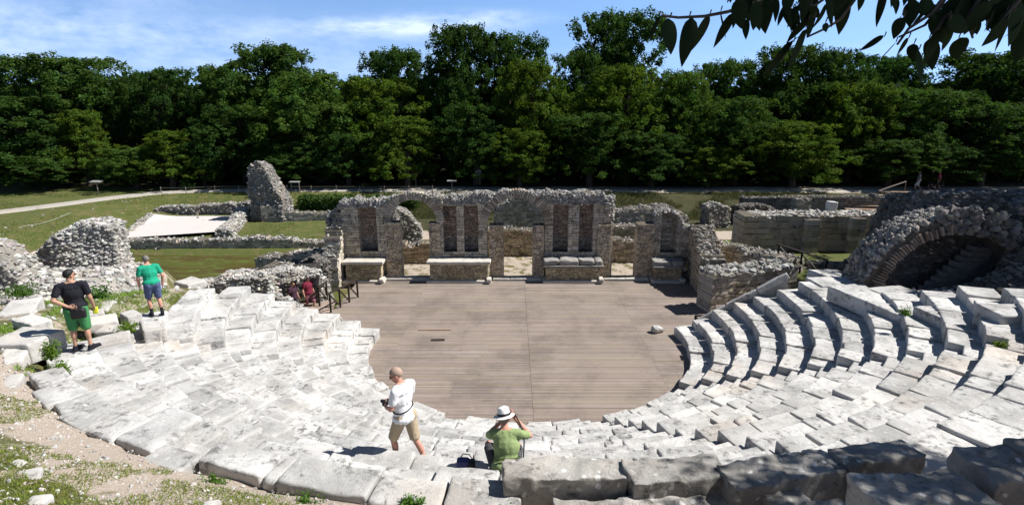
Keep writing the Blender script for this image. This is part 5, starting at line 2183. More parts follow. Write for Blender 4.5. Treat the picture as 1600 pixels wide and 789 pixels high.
q = aty(1256, 316, 44.0)
brick_wall('small square masonry post standing behind the terrace ruin', (q[0] - 0.6, 44.0), (q[0] + 0.6, 44.0), 0.8, 0.2, [(0, 1.5), (1.2, 1.5)], rubble=42, seed=41.0)

# ------------------------------------------------------------------ people
def mat_skin(name, col):
    m, nt, b = mat_base(name, 0.55)
    k = NT(nt)
    p = k.pos()
    c = k.mix(k.noise(p, 18, 3), tuple(x * 0.92 for x in col), tuple(x * 1.08 for x in col))
    k.L.new(c, b.inputs['Base Color'])
    b.inputs['Subsurface Weight'].default_value = 0.05
    b.inputs['Subsurface Radius'].default_value = (0.02, 0.008, 0.004)
    return m


def mat_cloth(name, col, rough=0.85):
    m, nt, b = mat_base(name, rough)
    k = NT(nt)
    p = k.pos()
    c = k.mix(k.noise(p, 9, 4), tuple(x * 0.93 for x in col), tuple(min(1, x * 1.07) for x in col))
    k.L.new(c, b.inputs['Base Color'])
    hgt = k.math('ADD', k.noise(p, 9, 4, 0.55, stretch=(1, 1, 0.45)), k.math('MULTIPLY', k.noise(p, 150, 2), 0.06))
    k.bump(hgt, 0.7, 0.05, b)
    return m


def remesh(name, mb, mat, vox, parent, smooth_it=2, M=None):
    """one continuous closed surface from the overlapping pieces in mb"""
    o = mb.build(name, mat)
    md = o.modifiers.new('r', 'REMESH')
    md.mode = 'VOXEL'
    md.voxel_size = vox
    md.use_smooth_shade = True
    if smooth_it:
        ms = o.modifiers.new('s', 'SMOOTH')
        ms.factor = 0.5
        ms.iterations = smooth_it
    dg = bpy.context.evaluated_depsgraph_get()
    me = bpy.data.meshes.new_from_object(o.evaluated_get(dg))
    me.name = name
    o.modifiers.clear()
    o.data = me
    if not me.materials:
        me.materials.append(mat)
    if 'Col' not in me.color_attributes:
        at = me.color_attributes.new('Col', 'FLOAT_COLOR', 'POINT')
        at.data.foreach_set('color', np.ones(len(me.vertices) * 4))
    o.parent = parent
    return o


def lerp(a, b, t):
    return np.asarray(a, float) * (1 - t) + np.asarray(b, float) * t


def hand(mb, wrist, d, side, palm, curl=0.5, s=1.0):
    """hand from the wrist along d; side = direction from little finger to thumb; palm = palm normal"""
    d = np.asarray(d, float) / np.linalg.norm(d)
    side = np.asarray(side, float)
    side = side - d * (side @ d)
    side /= np.linalg.norm(side)
    palm = np.asarray(palm, float)
    palm = palm - d * (palm @ d) - side * (palm @ side)
    palm /= np.linalg.norm(palm)
    c = np.asarray(wrist, float)
    M = np.stack([side, d, palm], 1)
    ell(mb, c + d * 0.048 * s, np.array((0.041, 0.052, 0.017)) * s, M)
    caps(mb, c - d * 0.02, c + d * 0.03 * s, 0.026 * s, 0.03 * s)
    for i, (o, L) in enumerate(((-0.030, 0.062), (-0.010, 0.078), (0.011, 0.083), (0.031, 0.074))):
        b0 = c + d * (0.085 + 0.006 * (1 - abs(i - 1.7) / 2)) * s + side * o * s
        a1, a2 = curl * 0.7, curl * 1.7
        p1 = b0 + (d * math.cos(a1) + palm * math.sin(a1)) * L * 0.52 * s
        p2 = p1 + (d * math.cos(a2) + palm * math.sin(a2)) * L * 0.48 * s
        caps(mb, b0 - d * 0.03 * s, b0, 0.0105 * s, 0.0100 * s)
        caps(mb, b0, p1, 0.0100 * s, 0.0092 * s)
        caps(mb, p1, p2, 0.0092 * s, 0.0078 * s)
    t0 = c + d * 0.022 * s + side * 0.030 * s
    t1 = t0 + (d * 0.75 + side * 0.62 + palm * 0.2) * 0.045 * s
    t2 = t1 + (d * 0.9 + side * 0.15 + palm * 0.4) * 0.036 * s
    caps(mb, t0, t1, 0.014 * s, 0.011 * s)
    caps(mb, t1, t2, 0.011 * s, 0.009 * s)


def person(label, loc, heading, J, skin, hair, shirt, shorts, shoes, vox=0.007, scale=1.0, group=None, hands=None, sleeves=0.6, short_to=0.85, hairkind='short', shirt_hem=0.04, socks=None, toe=(0.25, 0.97), wide=1.06):
    root = thing('person', label, 'person', loc, group)
    root.rotation_euler = (0, 0, -heading)
    root.scale = (scale * wide, scale * wide, scale)
    A = {k: np.asarray(v, float) for k, v in J.items()}
    P, C, N, H = A['pelvis'], A['chest'], A['neck'], A['head']
    sl_, sr_ = A['sl'], A['sr']
    ax = (sr_ - sl_) / np.linalg.norm(sr_ - sl_)
    up = (N - P) / np.linalg.norm(N - P)
    fw = np.cross(up, ax)
    fw /= np.linalg.norm(fw)
    ax2 = np.cross(fw, up)
    Mt = np.stack([ax2, fw, up], 1)
    hx = A['hr'] - A['hl']
    hx /= np.linalg.norm(hx)
    yaw, pit = J.get('yaw', 0), J.get('pitch', 0)
    Mh = np.array(Matrix.Rotation(-yaw, 3, 'Z') @ Matrix.Rotation(pit, 3, 'X'))

    def hp(*v):
        return H + Mh @ np.array(v, float)
    body = MB()
    W_ = lerp(P, C, 0.5)
    ell(body, P, (0.165, 0.118, 0.13), Mt)
    ell(body, W_ + fw * 0.012, (0.150, 0.112, 0.17), Mt)
    ell(body, C, (0.178, 0.122, 0.19), Mt)
    ell(body, lerp(sl_, sr_, 0.5) - up * 0.03, (0.175, 0.085, 0.075), Mt)
    caps(body, N - up * 0.03, H - Mh @ np.array((0, 0.01, 0.04)), 0.062, 0.054)
    caps(body, lerp(N, sl_, .2), lerp(N, sl_, .85), 0.06, 0.05)
    caps(body, lerp(N, sr_, .2), lerp(N, sr_, .85), 0.06, 0.05)
    # head
    ell(body, hp(0, -0.012, 0.025), (0.074, 0.094, 0.092), Mh)
    ell(body, hp(0, 0.028, -0.038), (0.058, 0.070, 0.078), Mh)
    ell(body, hp(0, 0.062, -0.088), (0.026, 0.022, 0.020), Mh)
    caps(body, hp(0, 0.086, 0.012), hp(0, 0.108, -0.026), 0.009, 0.0135)
    ell(body, hp(0.0, 0.078, 0.035), (0.05, 0.014, 0.012), Mh)
    for s in (-1, 1):
        ell(body, hp(0.076 * s, -0.008, -0.012), (0.010, 0.020, 0.032), Mh)
    for s, S_, E_, W2, hi in ((-1, 'sl', 'el', 'wl', 0), (1, 'sr', 'er', 'wr', 1)):
        caps(body, A[S_], A[E_], 0.054, 0.041)
        caps(body, A[E_], lerp(A[E_], A[W2], 0.35), 0.041, 0.042)
        caps(body, lerp(A[E_], A[W2], 0.3), A[W2], 0.042, 0.027)
        hd = (hands or {}).get(S_)
        if hd is None:
            d = A[W2] - A[E_]
            hd = dict(d=d, side=np.array((0, 1, 0.05)), palm=np.array((-s, 0, 0)), curl=0.55)
        hand(body, A[W2] + np.asarray(hd['d'], float) / np.linalg.norm(hd['d']) * 0.01, hd['d'], hd['side'], hd['palm'], hd.get('curl', 0.5))
    for s, h_, k_, a_ in ((-1, 'hl', 'kl', 'al'), (1, 'hr', 'kr', 'ar')):
        caps(body, A[h_], A[k_], 0.088, 0.056)
        ell(body, A[h_] + np.array((0, -0.03, 0.01)), (0.09, 0.10, 0.11))
        d = A[a_] - A[k_]
        caps(body, A[k_], A[a_], 0.054, 0.034)
        kq = np.array(Vector(d).to_track_quat('-Z', 'Y').to_matrix())
        bk = np.cross(np.cross(d, (A[k_] - A[h_])), d)
        nb_ = np.linalg.norm(bk)
        bk = bk / nb_ if nb_ > 1e-4 else np.array((0, -1.0, 0))
        bk = np.array((0, -1.0, 0)) if bk[1] > 0 else bk
        ell(body, lerp(A[k_], A[a_], 0.33) + bk * 0.014, (0.052, 0.056, 0.125), kq)
        td = np.array(A.get('t' + h_[1], (toe[0] * s, toe[1], 0)), float)
        td /= np.linalg.norm(td)
        ell(body, A[a_] + td * 0.06 - np.array((0, 0, 0.045)), (0.04, 0.115, 0.035), np.array(Matrix.Rotation(-math.atan2(td[0], td[1]), 3, 'Z')))
    remesh('body', body, skin, vox, root)
    # shirt
    sh = MB()
    ell(sh, C, (0.198, 0.142, 0.20), Mt)
    ell(sh, W_ + fw * 0.012, (0.176, 0.136, 0.18), Mt)
    ell(sh, lerp(P, C, 0.22), (0.182, 0.140, 0.13), Mt)
    ell(sh, P + up * shirt_hem, (0.216, 0.172, 0.125), Mt)
    ell(sh, lerp(sl_, sr_, 0.5) - up * 0.035, (0.195, 0.105, 0.085), Mt)
    ell(sh, N - up * 0.03, (0.084, 0.082, 0.055), Mt)
    for S_ in ('sl', 'sr'):
        caps(sh, N - up * 0.035, lerp(N, A[S_], 0.75), 0.074, 0.078)
    for S_, E_ in (('sl', 'el'), ('sr', 'er')):
        caps(sh, lerp(N, A[S_], .35) - up * 0.015, A[S_], 0.068, 0.074)
        caps(sh, A[S_], lerp(A[S_], A[E_], sleeves), 0.074, 0.070)
    remesh('shirt', sh, shirt, max(vox, 0.011), root, 14)
    # shorts
    st = MB()
    ell(st, P, (0.186, 0.145, 0.14), Mt)
    for h_, k_ in (('hl', 'kl'), ('hr', 'kr')):
        ell(st, A[h_] + np.array((0, -0.03, 0.01)), (0.112, 0.122, 0.128))
        caps(st, A[h_] + np.array((0, -0.02, 0)), lerp(A[h_], A[k_], short_to), 0.114, 0.096)
    remesh('shorts', st, shorts, max(vox, 0.011), root, 5)
    # shoes
    for s, h_, a_ in ((-1, 'hl', 'al'), (1, 'hr', 'ar')):
        mb = MB()
        td = np.array(A.get('t' + h_[1], (toe[0] * s, toe[1], 0)), float)
        td /= np.linalg.norm(td)
        Mz = np.array(Matrix.Rotation(-math.atan2(td[0], td[1]), 3, 'Z'))
        ell(mb, A[a_] + td * 0.065 - np.array((0, 0, 0.045)), (0.049, 0.138, 0.040), Mz)
        ell(mb, A[a_] + td * 0.01 - np.array((0, 0, 0.020)), (0.047, 0.075, 0.052), Mz)
        box(mb, A[a_] + td * 0.062 - np.array((0, 0, 0.077)), (0.042, 0.125, 0.012), rz=-math.atan2(td[0], td[1]))
        remesh('shoe', mb, shoes, max(vox, 0.009), root, 2)
        if socks is not None:
            mb = MB()
            k_ = 'kl' if s < 0 else 'kr'
            caps(mb, A[a_] - np.array((0, 0, 0.01)), lerp(A[a_], A[k_], 0.28), 0.044, 0.047)
            remesh('sock', mb, socks, max(vox, 0.009), root, 1)
    # hair
    if hairkind != 'none':
        mb = MB()
        V = SPH_V * np.array((0.083, 0.106, 0.102))
        back = np.clip(-(V[:, 1]) / 0.1, 0, 1)
        lim = np.where(V[:, 1] > 0.045, 0.042, -0.125 * back - 0.02)
        V[:, 2] = np.maximum(V[:, 2], lim)
        inn = V[:, 2] <= lim + 1e-6
        V = np.where(inn[:, None], V * np.array((0.93, 0.93, 1)), V)
        mb.add(V @ Mh.T + hp(0, -0.014, 0.030), SPH_F)
        o = mb.build('hair', hair, root, smooth=True)
    # eyes, mouth
    for s in (-1, 1):
        mb = MB()
        ell(mb, hp(0.029 * s, 0.083, 0.012), (0.012, 0.009, 0.008), Mh)
        mb.build('eye', M_EYE, root, smooth=True)
    mb = MB()
    ell(mb, hp(0, 0.092, -0.058), (0.022, 0.007, 0.006), Mh)
    mb.build('mouth', M_LIP, root, smooth=True)
    return root, A, Mt, Mh, hp


M_EYE = mat_plain('eye_dark', (0.04, 0.03, 0.025), 0.2, 0.05, 10, 0)
M_LIP = mat_plain('lip', (0.28, 0.11, 0.09), 0.5, 0.05, 10, 0)
M_SKIN = mat_skin('tanned_skin', (0.44, 0.25, 0.17))
M_SKIN2 = mat_skin('sunburnt_skin', (0.50, 0.25, 0.185))
M_HAIRB = mat_plain('black_hair', (0.012, 0.011, 0.011), 0.6, 0.3, 60)
M_HAIRG = mat_plain('grey_hair', (0.16, 0.145, 0.135), 0.7, 0.3, 60)
M_HAIRL = mat_plain('thin_fair_hair', (0.37, 0.265, 0.21), 0.7, 0.2, 60)
M_BLACK = mat_cloth('black_cloth', (0.012, 0.012, 0.018))
M_NYLON = mat_plain('black_nylon', (0.014, 0.014, 0.016), 0.5, 0.2, 30)
M_STRAPG = mat_plain('grey_strap', (0.13, 0.13, 0.14), 0.6, 0.1, 30)

BASE = dict(pelvis=(0, 0, .94), chest=(0, 0, 1.25), neck=(0, -0.01, 1.47), head=(0, 0.02, 1.625), sl=(-.185, -0.01, 1.41), sr=(.185, -0.01, 1.41),
            el=(-.245, -.05, 1.13), er=(.245, -.05, 1.13), wl=(-.26, .03, .89), wr=(.26, .03, .89), hl=(-.092, 0, .90), hr=(.092, 0, .90),
            kl=(-.10, .02, .49), kr=(.10, .02, .49), al=(-.10, -.02, .09), ar=(.10, -.02, .09))


def pose(**kw):
    d = dict(BASE)
    d.update(kw)
    return d


def extra(mb, name, mat, root, smooth=True, vox=None):
    if vox:
        return remesh(name, mb, mat, vox, root, 1)
    return mb.build(name, mat, root, smooth)


# man in black on the left
def man_black():
    J = pose(el=(-.29, -.14, 1.17), wl=(-.07, -.20, 1.03), er=(.26, -.02, 1.13), wr=(.27, .10, .88), sl=(-.2, -.02, 1.41), sr=(.2, -.01, 1.41),
             kl=(-.11, .03, .49), al=(-.13, .02, .09), kr=(.11, .0, .49), ar=(.13, -.04, .09), yaw=R(42), pitch=R(-6),
             tl=(.55, .83, 0), tr=(.72, .7, 0))
    x, y = -9.02, 11.22
    root, A, Mt, Mh, hp = person('person in a black t-shirt and green shorts standing with one hand behind the back', (x, y, 3.83), R(-26), J,
                                 M_SKIN, M_HAIRB, M_BLACK, mat_cloth('green_shorts', (0.05, 0.21, 0.075)), M_BLACK, scale=1.0, short_to=0.93,
                                 hands={'sl': dict(d=(.95, -.05, -.25), side=(0, .1, 1), palm=(0, -1, 0), curl=0.7), 'sr': dict(d=(-.1, .75, -.6), side=(-.3, .6, .7), palm=(-1, 0, -.1), curl=0.9)})
    # sunglasses
    mb = MB()
    for s in (-1, 1):
        ell(mb, hp(0.033 * s, 0.092, 0.012), (0.028, 0.010, 0.019), Mh)
        caps(mb, hp(0.062 * s, 0.082, 0.018), hp(0.079 * s, -0.02, 0.008), 0.004, 0.004)
    caps(mb, hp(-0.01, 0.1, 0.016), hp(0.01, 0.1, 0.016), 0.004, 0.004)
    extra(mb, 'sunglasses', M_EYE, root)
    # hip bag and strap
    mb = MB()
    P, Fc = block((0.125, 0.05, 0.105), rho=0.035, amp=0.004, res=0.06)
    mb.add(P + np.array((0.07, -0.185, 0.86)), Fc)
    bag = extra(mb, 'waist_bag', M_NYLON, root)
    mb = MB()
    pts = [(0.192 * math.cos(t), 0.146 * math.sin(t), 0.985 + 0.02 * math.sin(t * 2)) for t in np.linspace(0, 2 * PI, 25)]
    tube(mb, pts, 0.014, 6, cap=False)
    extra(mb, 'strap', M_STRAPG, root)
    # yellow pouch in the right hand
    mb = MB()
    P, Fc = block((0.045, 0.03, 0.07), rho=0.02, amp=0.004, res=0.05)
    mb.add(P + np.array((0.27, 0.19, 0.76)), Fc)
    mb.build('pouch', mat_plain('yellow_pouch', (0.62, 0.60, 0.04), 0.6, 0.1, 20), root, smooth=True)


man_black()


def man_green():
    J = pose(chest=(0, .06, 1.24), neck=(0, .10, 1.455), head=(-0.01, .17, 1.60), sl=(-.19, .08, 1.40), sr=(.19, .07, 1.40), el=(-.27, .10, 1.13), wl=(-.25, .20, .90),
             er=(.28, .0, 1.13), wr=(.27, .08, .88), kl=(-.10, .10, .49), al=(-.10, .0, .09), kr=(.11, .0, .49), ar=(.12, -.12, .10), yaw=R(-8), pitch=R(-14),
             tl=(-.1, 1, 0), tr=(.15, 1, 0))
    x, y = -9.93, 15.12
    root, A, Mt, Mh, hp = person('person in a green t-shirt and blue shorts walking away over the left seats', (x, y, 3.10), R(-44), J,
                                 M_SKIN2, M_HAIRG, mat_cloth('teal_green_shirt', (0.012, 0.29, 0.17)), mat_cloth('denim_shorts', (0.075, 0.10, 0.19)), M_BLACK, vox=0.009, scale=0.98, short_to=0.80, socks=M_BLACK)
    mb = MB()
    ell(mb, (0.19, 0.0, 0.80), (0.03, 0.075, 0.09))
    mb.build('pocket', mat_cloth('pale_denim', (0.33, 0.40, 0.52)), root, smooth=True)


man_green()


def man_white():
    J = pose(chest=(0, .02, 1.25), neck=(0, .05, 1.465), head=(-0.015, .11, 1.605), el=(-.25, .02, 1.15), wl=(-.12, .25, 1.04), er=(.24, .06, 1.15), wr=(.08, .27, 1.06),
             hl=(-.092, .02, .90), hr=(.092, -.01, .90), kl=(-.09, .17, .51), al=(-.09, .12, .12), kr=(.10, -.13, .50), ar=(.11, -.34, .14), yaw=R(-38), pitch=R(-22))
    z = RISE * 9
    x, y = -1.72, 8.20
    root, A, Mt, Mh, hp = person('person in a white t-shirt and khaki shorts striding along the seats below the photographer', (x, y, z + 0.0), R(-58), J,
                                 M_SKIN2, M_HAIRL, mat_cloth('white_cotton', (0.78, 0.78, 0.80)), mat_cloth('khaki_shorts', (0.40, 0.32, 0.22)), M_STRAPG, vox=0.007, scale=1.0, wide=1.0, short_to=0.86, shirt_hem=-0.03,
                                 hands={'sl': dict(d=(.5, .8, .1), side=(0, .2, 1), palm=(1, -.3, 0), curl=0.9), 'sr': dict(d=(-.5, .8, .1), side=(0, .2, 1), palm=(-1, -.3, 0), curl=0.9)})
    mb = MB()
    for s in (-1, 1):
        caps(mb, hp(0.05 * s, 0.088, 0.015), hp(0.077 * s, -0.01, 0.012), 0.0035, 0.0035)
        ring = [hp(0.031 * s + 0.024 * math.cos(t), 0.098, 0.010 + 0.018 * math.sin(t)) for t in np.linspace(0, 2 * PI, 14)]
        tube(mb, ring, 0.0028, 5, cap=False)
    extra(mb, 'spectacles', M_EYE, root)
    mb = MB()
    P, Fc = block((0.065, 0.035, 0.045), rho=0.015, amp=0.002, res=0.05)
    mb.add(P + np.array((-0.02, 0.355, 1.06)), Fc)
    caps(mb, (-0.02, 0.38, 1.06), (-0.02, 0.44, 1.06), 0.035, 0.033)
    mb.build('camera', M_NYLON, root, smooth=True)
    mb = MB()
    pts = [(0.178 * math.cos(t), 0.012 + 0.137 * math.sin(t), 1.075 + 0.035 * math.cos(t)) for t in np.linspace(0, 2 * PI, 25)]
    tube(mb, pts, 0.011, 6, cap=False)
    extra(mb, 'belt_strap', M_NYLON, root)


man_white()


def man_seated():
    J = dict(pelvis=(0, 0, .12), chest=(0.01, .13, .42), neck=(-0.02, .21, .63), head=(-.03, .29, .77), sl=(-.19, .19, .57), sr=(.19, .19, .58), el=(-.27, .40, .42), wl=(-.08, .46, .62),
             er=(.34, .33, .47), wr=(.10, .44, .72), hl=(-.11, .04, .11), hr=(.11, .04, .11), kl=(-.27, .44, .23), kr=(.16, .46, .21), al=(-.20, .62, -.26), ar=(.15, .64, -.26), yaw=R(4), pitch=R(-12),
             tl=(-.15, 1, 0), tr=(.15, 1, 0))
    z = RISE * 10
    th = R(-3.2)
    r = 12.50
    x, y = CX + r * math.sin(th), CY - r * math.cos(th)
    root, A, Mt, Mh, hp = person('person in a white hat and light green t-shirt sitting on the seats taking a photograph', (x, y, z), R(2), J,
                                 M_SKIN2, M_HAIRG, mat_cloth('light_green_shirt', (0.24, 0.31, 0.135)), mat_cloth('dark_grey_shorts', (0.06, 0.06, 0.065)), M_STRAPG, vox=0.007, scale=1.0, short_to=0.8, sleeves=0.62,
                                 hands={'sl': dict(d=(.5, .3, .6), side=(.3, -.1, 1), palm=(.6, .6, 0), curl=0.8), 'sr': dict(d=(-.6, .25, .35), side=(0, .2, 1), palm=(-.3, 1, 0), curl=0.9)})
    # hat
    mb = MB()
    m = 28
    prof_ = [(0.0, 0.135), (0.055, 0.132), (0.082, 0.115), (0.092, 0.05), (0.097, 0.012), (0.135, -0.004), (0.158, 0.0), (0.158, -0.006), (0.095, -0.008)]
    V, F = [], []
    for i in range(m):
        t = 2 * PI * i / m
        for q, zz in prof_:
            dent = -0.014 * max(0, math.cos(t) ** 2 - 0.3) if zz > 0.12 else 0
            droop = -0.012 * math.sin(t) ** 2 * (q > 0.11)
            V.append((q * math.cos(t) * 0.95, q * math.sin(t) * 1.08, zz + dent + droop))
    n = len(prof_)
    for i in range(m):
        for j in range(n - 1):
            F.append((i * n + j, i * n + j + 1, ((i + 1) % m) * n + j + 1, ((i + 1) % m) * n + j))
    V = np.array(V)
    Mtilt = Mh @ np.array(Matrix.Rotation(R(-4), 3, 'X') @ Matrix.Rotation(R(-10), 3, 'Y'))
    mb.add(V @ Mtilt.T + hp(0, -0.012, 0.055), F)
    hat = mb.build('hat', mat_cloth('white_straw', (0.74, 0.73, 0.70)), root, smooth=True)
    mb = MB()
    ring = []
    for i in range(m + 1):
        t = 2 * PI * i / m
        ring.append(Mtilt @ np.array((0.0985 * math.cos(t) * 0.95, 0.0985 * math.sin(t) * 1.08, 0.028)) + hp(0, -0.012, 0.055))
    for dz in (-0.010, 0.0, 0.010):
        tube(mb, [tuple(q + Mtilt @ np.array((0, 0, dz))) for q in ring], 0.0075, 6, cap=False)
    b = mb.build('hat_band', M_NYLON, None, smooth=True)
    b.parent = hat
    # darker band across the back, straps
    mb = MB()
    for c0, hh in ((np.array((0.005, 0.035, 0.27)), 0.30),):
        up_ = Mt[:, 2]
        base = lerp(J['pelvis'], J['chest'], 0.52)
        pts = [base + Mt @ np.array((0.186 * math.cos(t), 0.146 * math.sin(t), 0)) for t in np.linspace(PI * 0.98, 2.02 * PI, 18)]
        tube(mb, pts, 0.013, 6)
        base = lerp(J['pelvis'], J['chest'], 0.02)
        pts = [base + Mt @ np.array((0.194 * math.cos(t), 0.150 * math.sin(t), 0)) for t in np.linspace(PI * 0.98, 2.02 * PI, 18)]
        tube(mb, pts, 0.016, 6)
    extra(mb, 'shirt_band', mat_cloth('olive_band', (0.055, 0.075, 0.02)), root)
    mb = MB()
    tube(mb, [A['wr'] + (0.02, 0.0, 0.03), (0.20, .28, .70), (0.26, .14, .50), (0.25, .02, .28), (0.24, -.01, .20)], 0.011, 6)
    extra(mb, 'strap', M_NYLON, root)
    mb = MB()
    P, Fc = block((0.075, 0.055, 0.06), rho=0.02, amp=0.003, res=0.05)
    mb.add(P + np.array((0.255, 0.0, 0.155)), Fc)
    mb.build('hip_bag', M_NYLON, root, smooth=True)
    mb = MB()
    P, Fc = block((0.065, 0.035, 0.042), rho=0.012, amp=0.002, res=0.05)
    mb.add(P + np.array((-0.01, 0.47, 0.755)), Fc)
    caps(mb, (-0.01, 0.49, 0.755), (-0.01, 0.56, 0.75), 0.032, 0.03)
    mb.build('camera', M_NYLON, root, smooth=True)
    # blue bag on the seat, left of the seated person
    bx, by = atz(727, 727, z)[:2]
    bag = thing('shoulder_bag', 'small blue and black bag lying in the shadow left of the seated person', 'bag', (bx, by, z))
    mb = MB()
    P, Fc = block((0.10, 0.07, 0.055), rho=0.035, amp=0.006, res=0.06)
    mb.add(P + np.array((bx - 0.03, by, z + 0.058)), Fc)
    part(mb, 'body', mat_plain('blue_nylon', (0.05, 0.055, 0.16), 0.6, 0.2, 20), bag, smooth=True)
    mb = MB()
    P, Fc = block((0.055, 0.06, 0.05), rho=0.02, amp=0.004, res=0.06)
    mb.add(P + np.array((bx + 0.10, by - 0.02, z + 0.053)), Fc)
    part(mb, 'pocket', M_NYLON, bag, smooth=True)
    mb = MB()
    tube(mb, [(bx - 0.1, by + 0.02, z + 0.08), (bx - 0.04, by + 0.10, z + 0.14), (bx + 0.06, by + 0.09, z + 0.13), (bx + 0.12, by + 0.03, z + 0.07)], 0.009, 6)
    part(mb, 'strap', M_STRAPG, bag, smooth=True)


man_seated()

WALK = pose(kl=(-.10, .18, .50), al=(-.10, .20, .10), kr=(.10, .0, .50), ar=(.10, -.25, .12))
for lab, loc, hd, sk, hr_, sh_, st_, sc_ in (
    ('person in a dark top and pale trousers stepping out of the left side passage', (-9.55, 23.85, -0.36), R(115), M_SKIN, M_HAIRB, mat_cloth('dark_violet_top', (0.045, 0.02, 0.035)), mat_cloth('dark_trousers', (0.05, 0.045, 0.05)), 0.97),
    ('person in a red top at the mouth of the left side passage', (-9.08, 24.40, -0.34), R(120), M_SKIN, M_HAIRB, mat_cloth('crimson_top', (0.16, 0.015, 0.035)), mat_cloth('rose_shorts', (0.20, 0.08, 0.10)), 1.0),
):
    person(lab, loc, hd, WALK, sk, hr_, sh_, st_, M_BLACK, vox=0.016, scale=sc_, group='people leaving the side passage')
for lab, px, py, d, hd, sh_, st_ in (
    ('person in a grey top and white trousers on the far path at the right', 1432, 303, 50.6, R(-60), mat_cloth('grey_top', (0.30, 0.30, 0.31)), mat_cloth('white_trousers', (0.55, 0.55, 0.56))),
    ('person in dark clothes walking between two others on the far path', 1452, 304, 51.3, R(-70), mat_cloth('dark_top', (0.03, 0.03, 0.03)), mat_cloth('dark_jeans', (0.03, 0.03, 0.04))),
    ('person in a pink and red top on the far path at the right', 1463, 303, 50.6, R(-60), mat_cloth('pink_top', (0.55, 0.08, 0.16)), mat_cloth('black_trousers', (0.03, 0.025, 0.03))),
    ('person in a pale top standing in the shade above the middle of the stage building', 748, 296, 53.4, R(170), mat_cloth('pale_top', (0.42, 0.42, 0.44)), mat_cloth('grey_trousers', (0.12, 0.12, 0.12))),
):
    q = aty(px, py, d)
    person(lab, (q[0], d, h1(q[0], d) + 0.05), hd, WALK, M_SKIN, M_HAIRB, sh_, st_, M_BLACK, vox=0.022, scale=1.0, group='people on the far path', short_to=1.0)

# ------------------------------------------------------------------ tree hanging over the viewpoint
def leaf_mesh(L, w, curve=0.25, fold=0.18, twist=0.0):
    """single pointed leaf, base at the origin, hanging along -Z, face towards -Y"""
    n = 10
    V = []
    for i in range(n + 1):
        t = i / n
        hw = w / 2 * max(0.03, 2.35 * t ** 0.55 * (1 - t) ** 0.95)
        y = curve * L * t * t
        for s in (-1, -0.5, 0, 0.5, 1):
            V.append((hw * s + 0.05 * L * math.sin(t * 3 + twist), y + fold * abs(s) * hw, -L * t))
    F = []
    for i in range(n):
        for j in range(4):
            F.append((i * 5 + j, i * 5 + j + 1, i * 5 + 6 + j, i * 5 + 5 + j))
    return np.array(V), np.array(F)


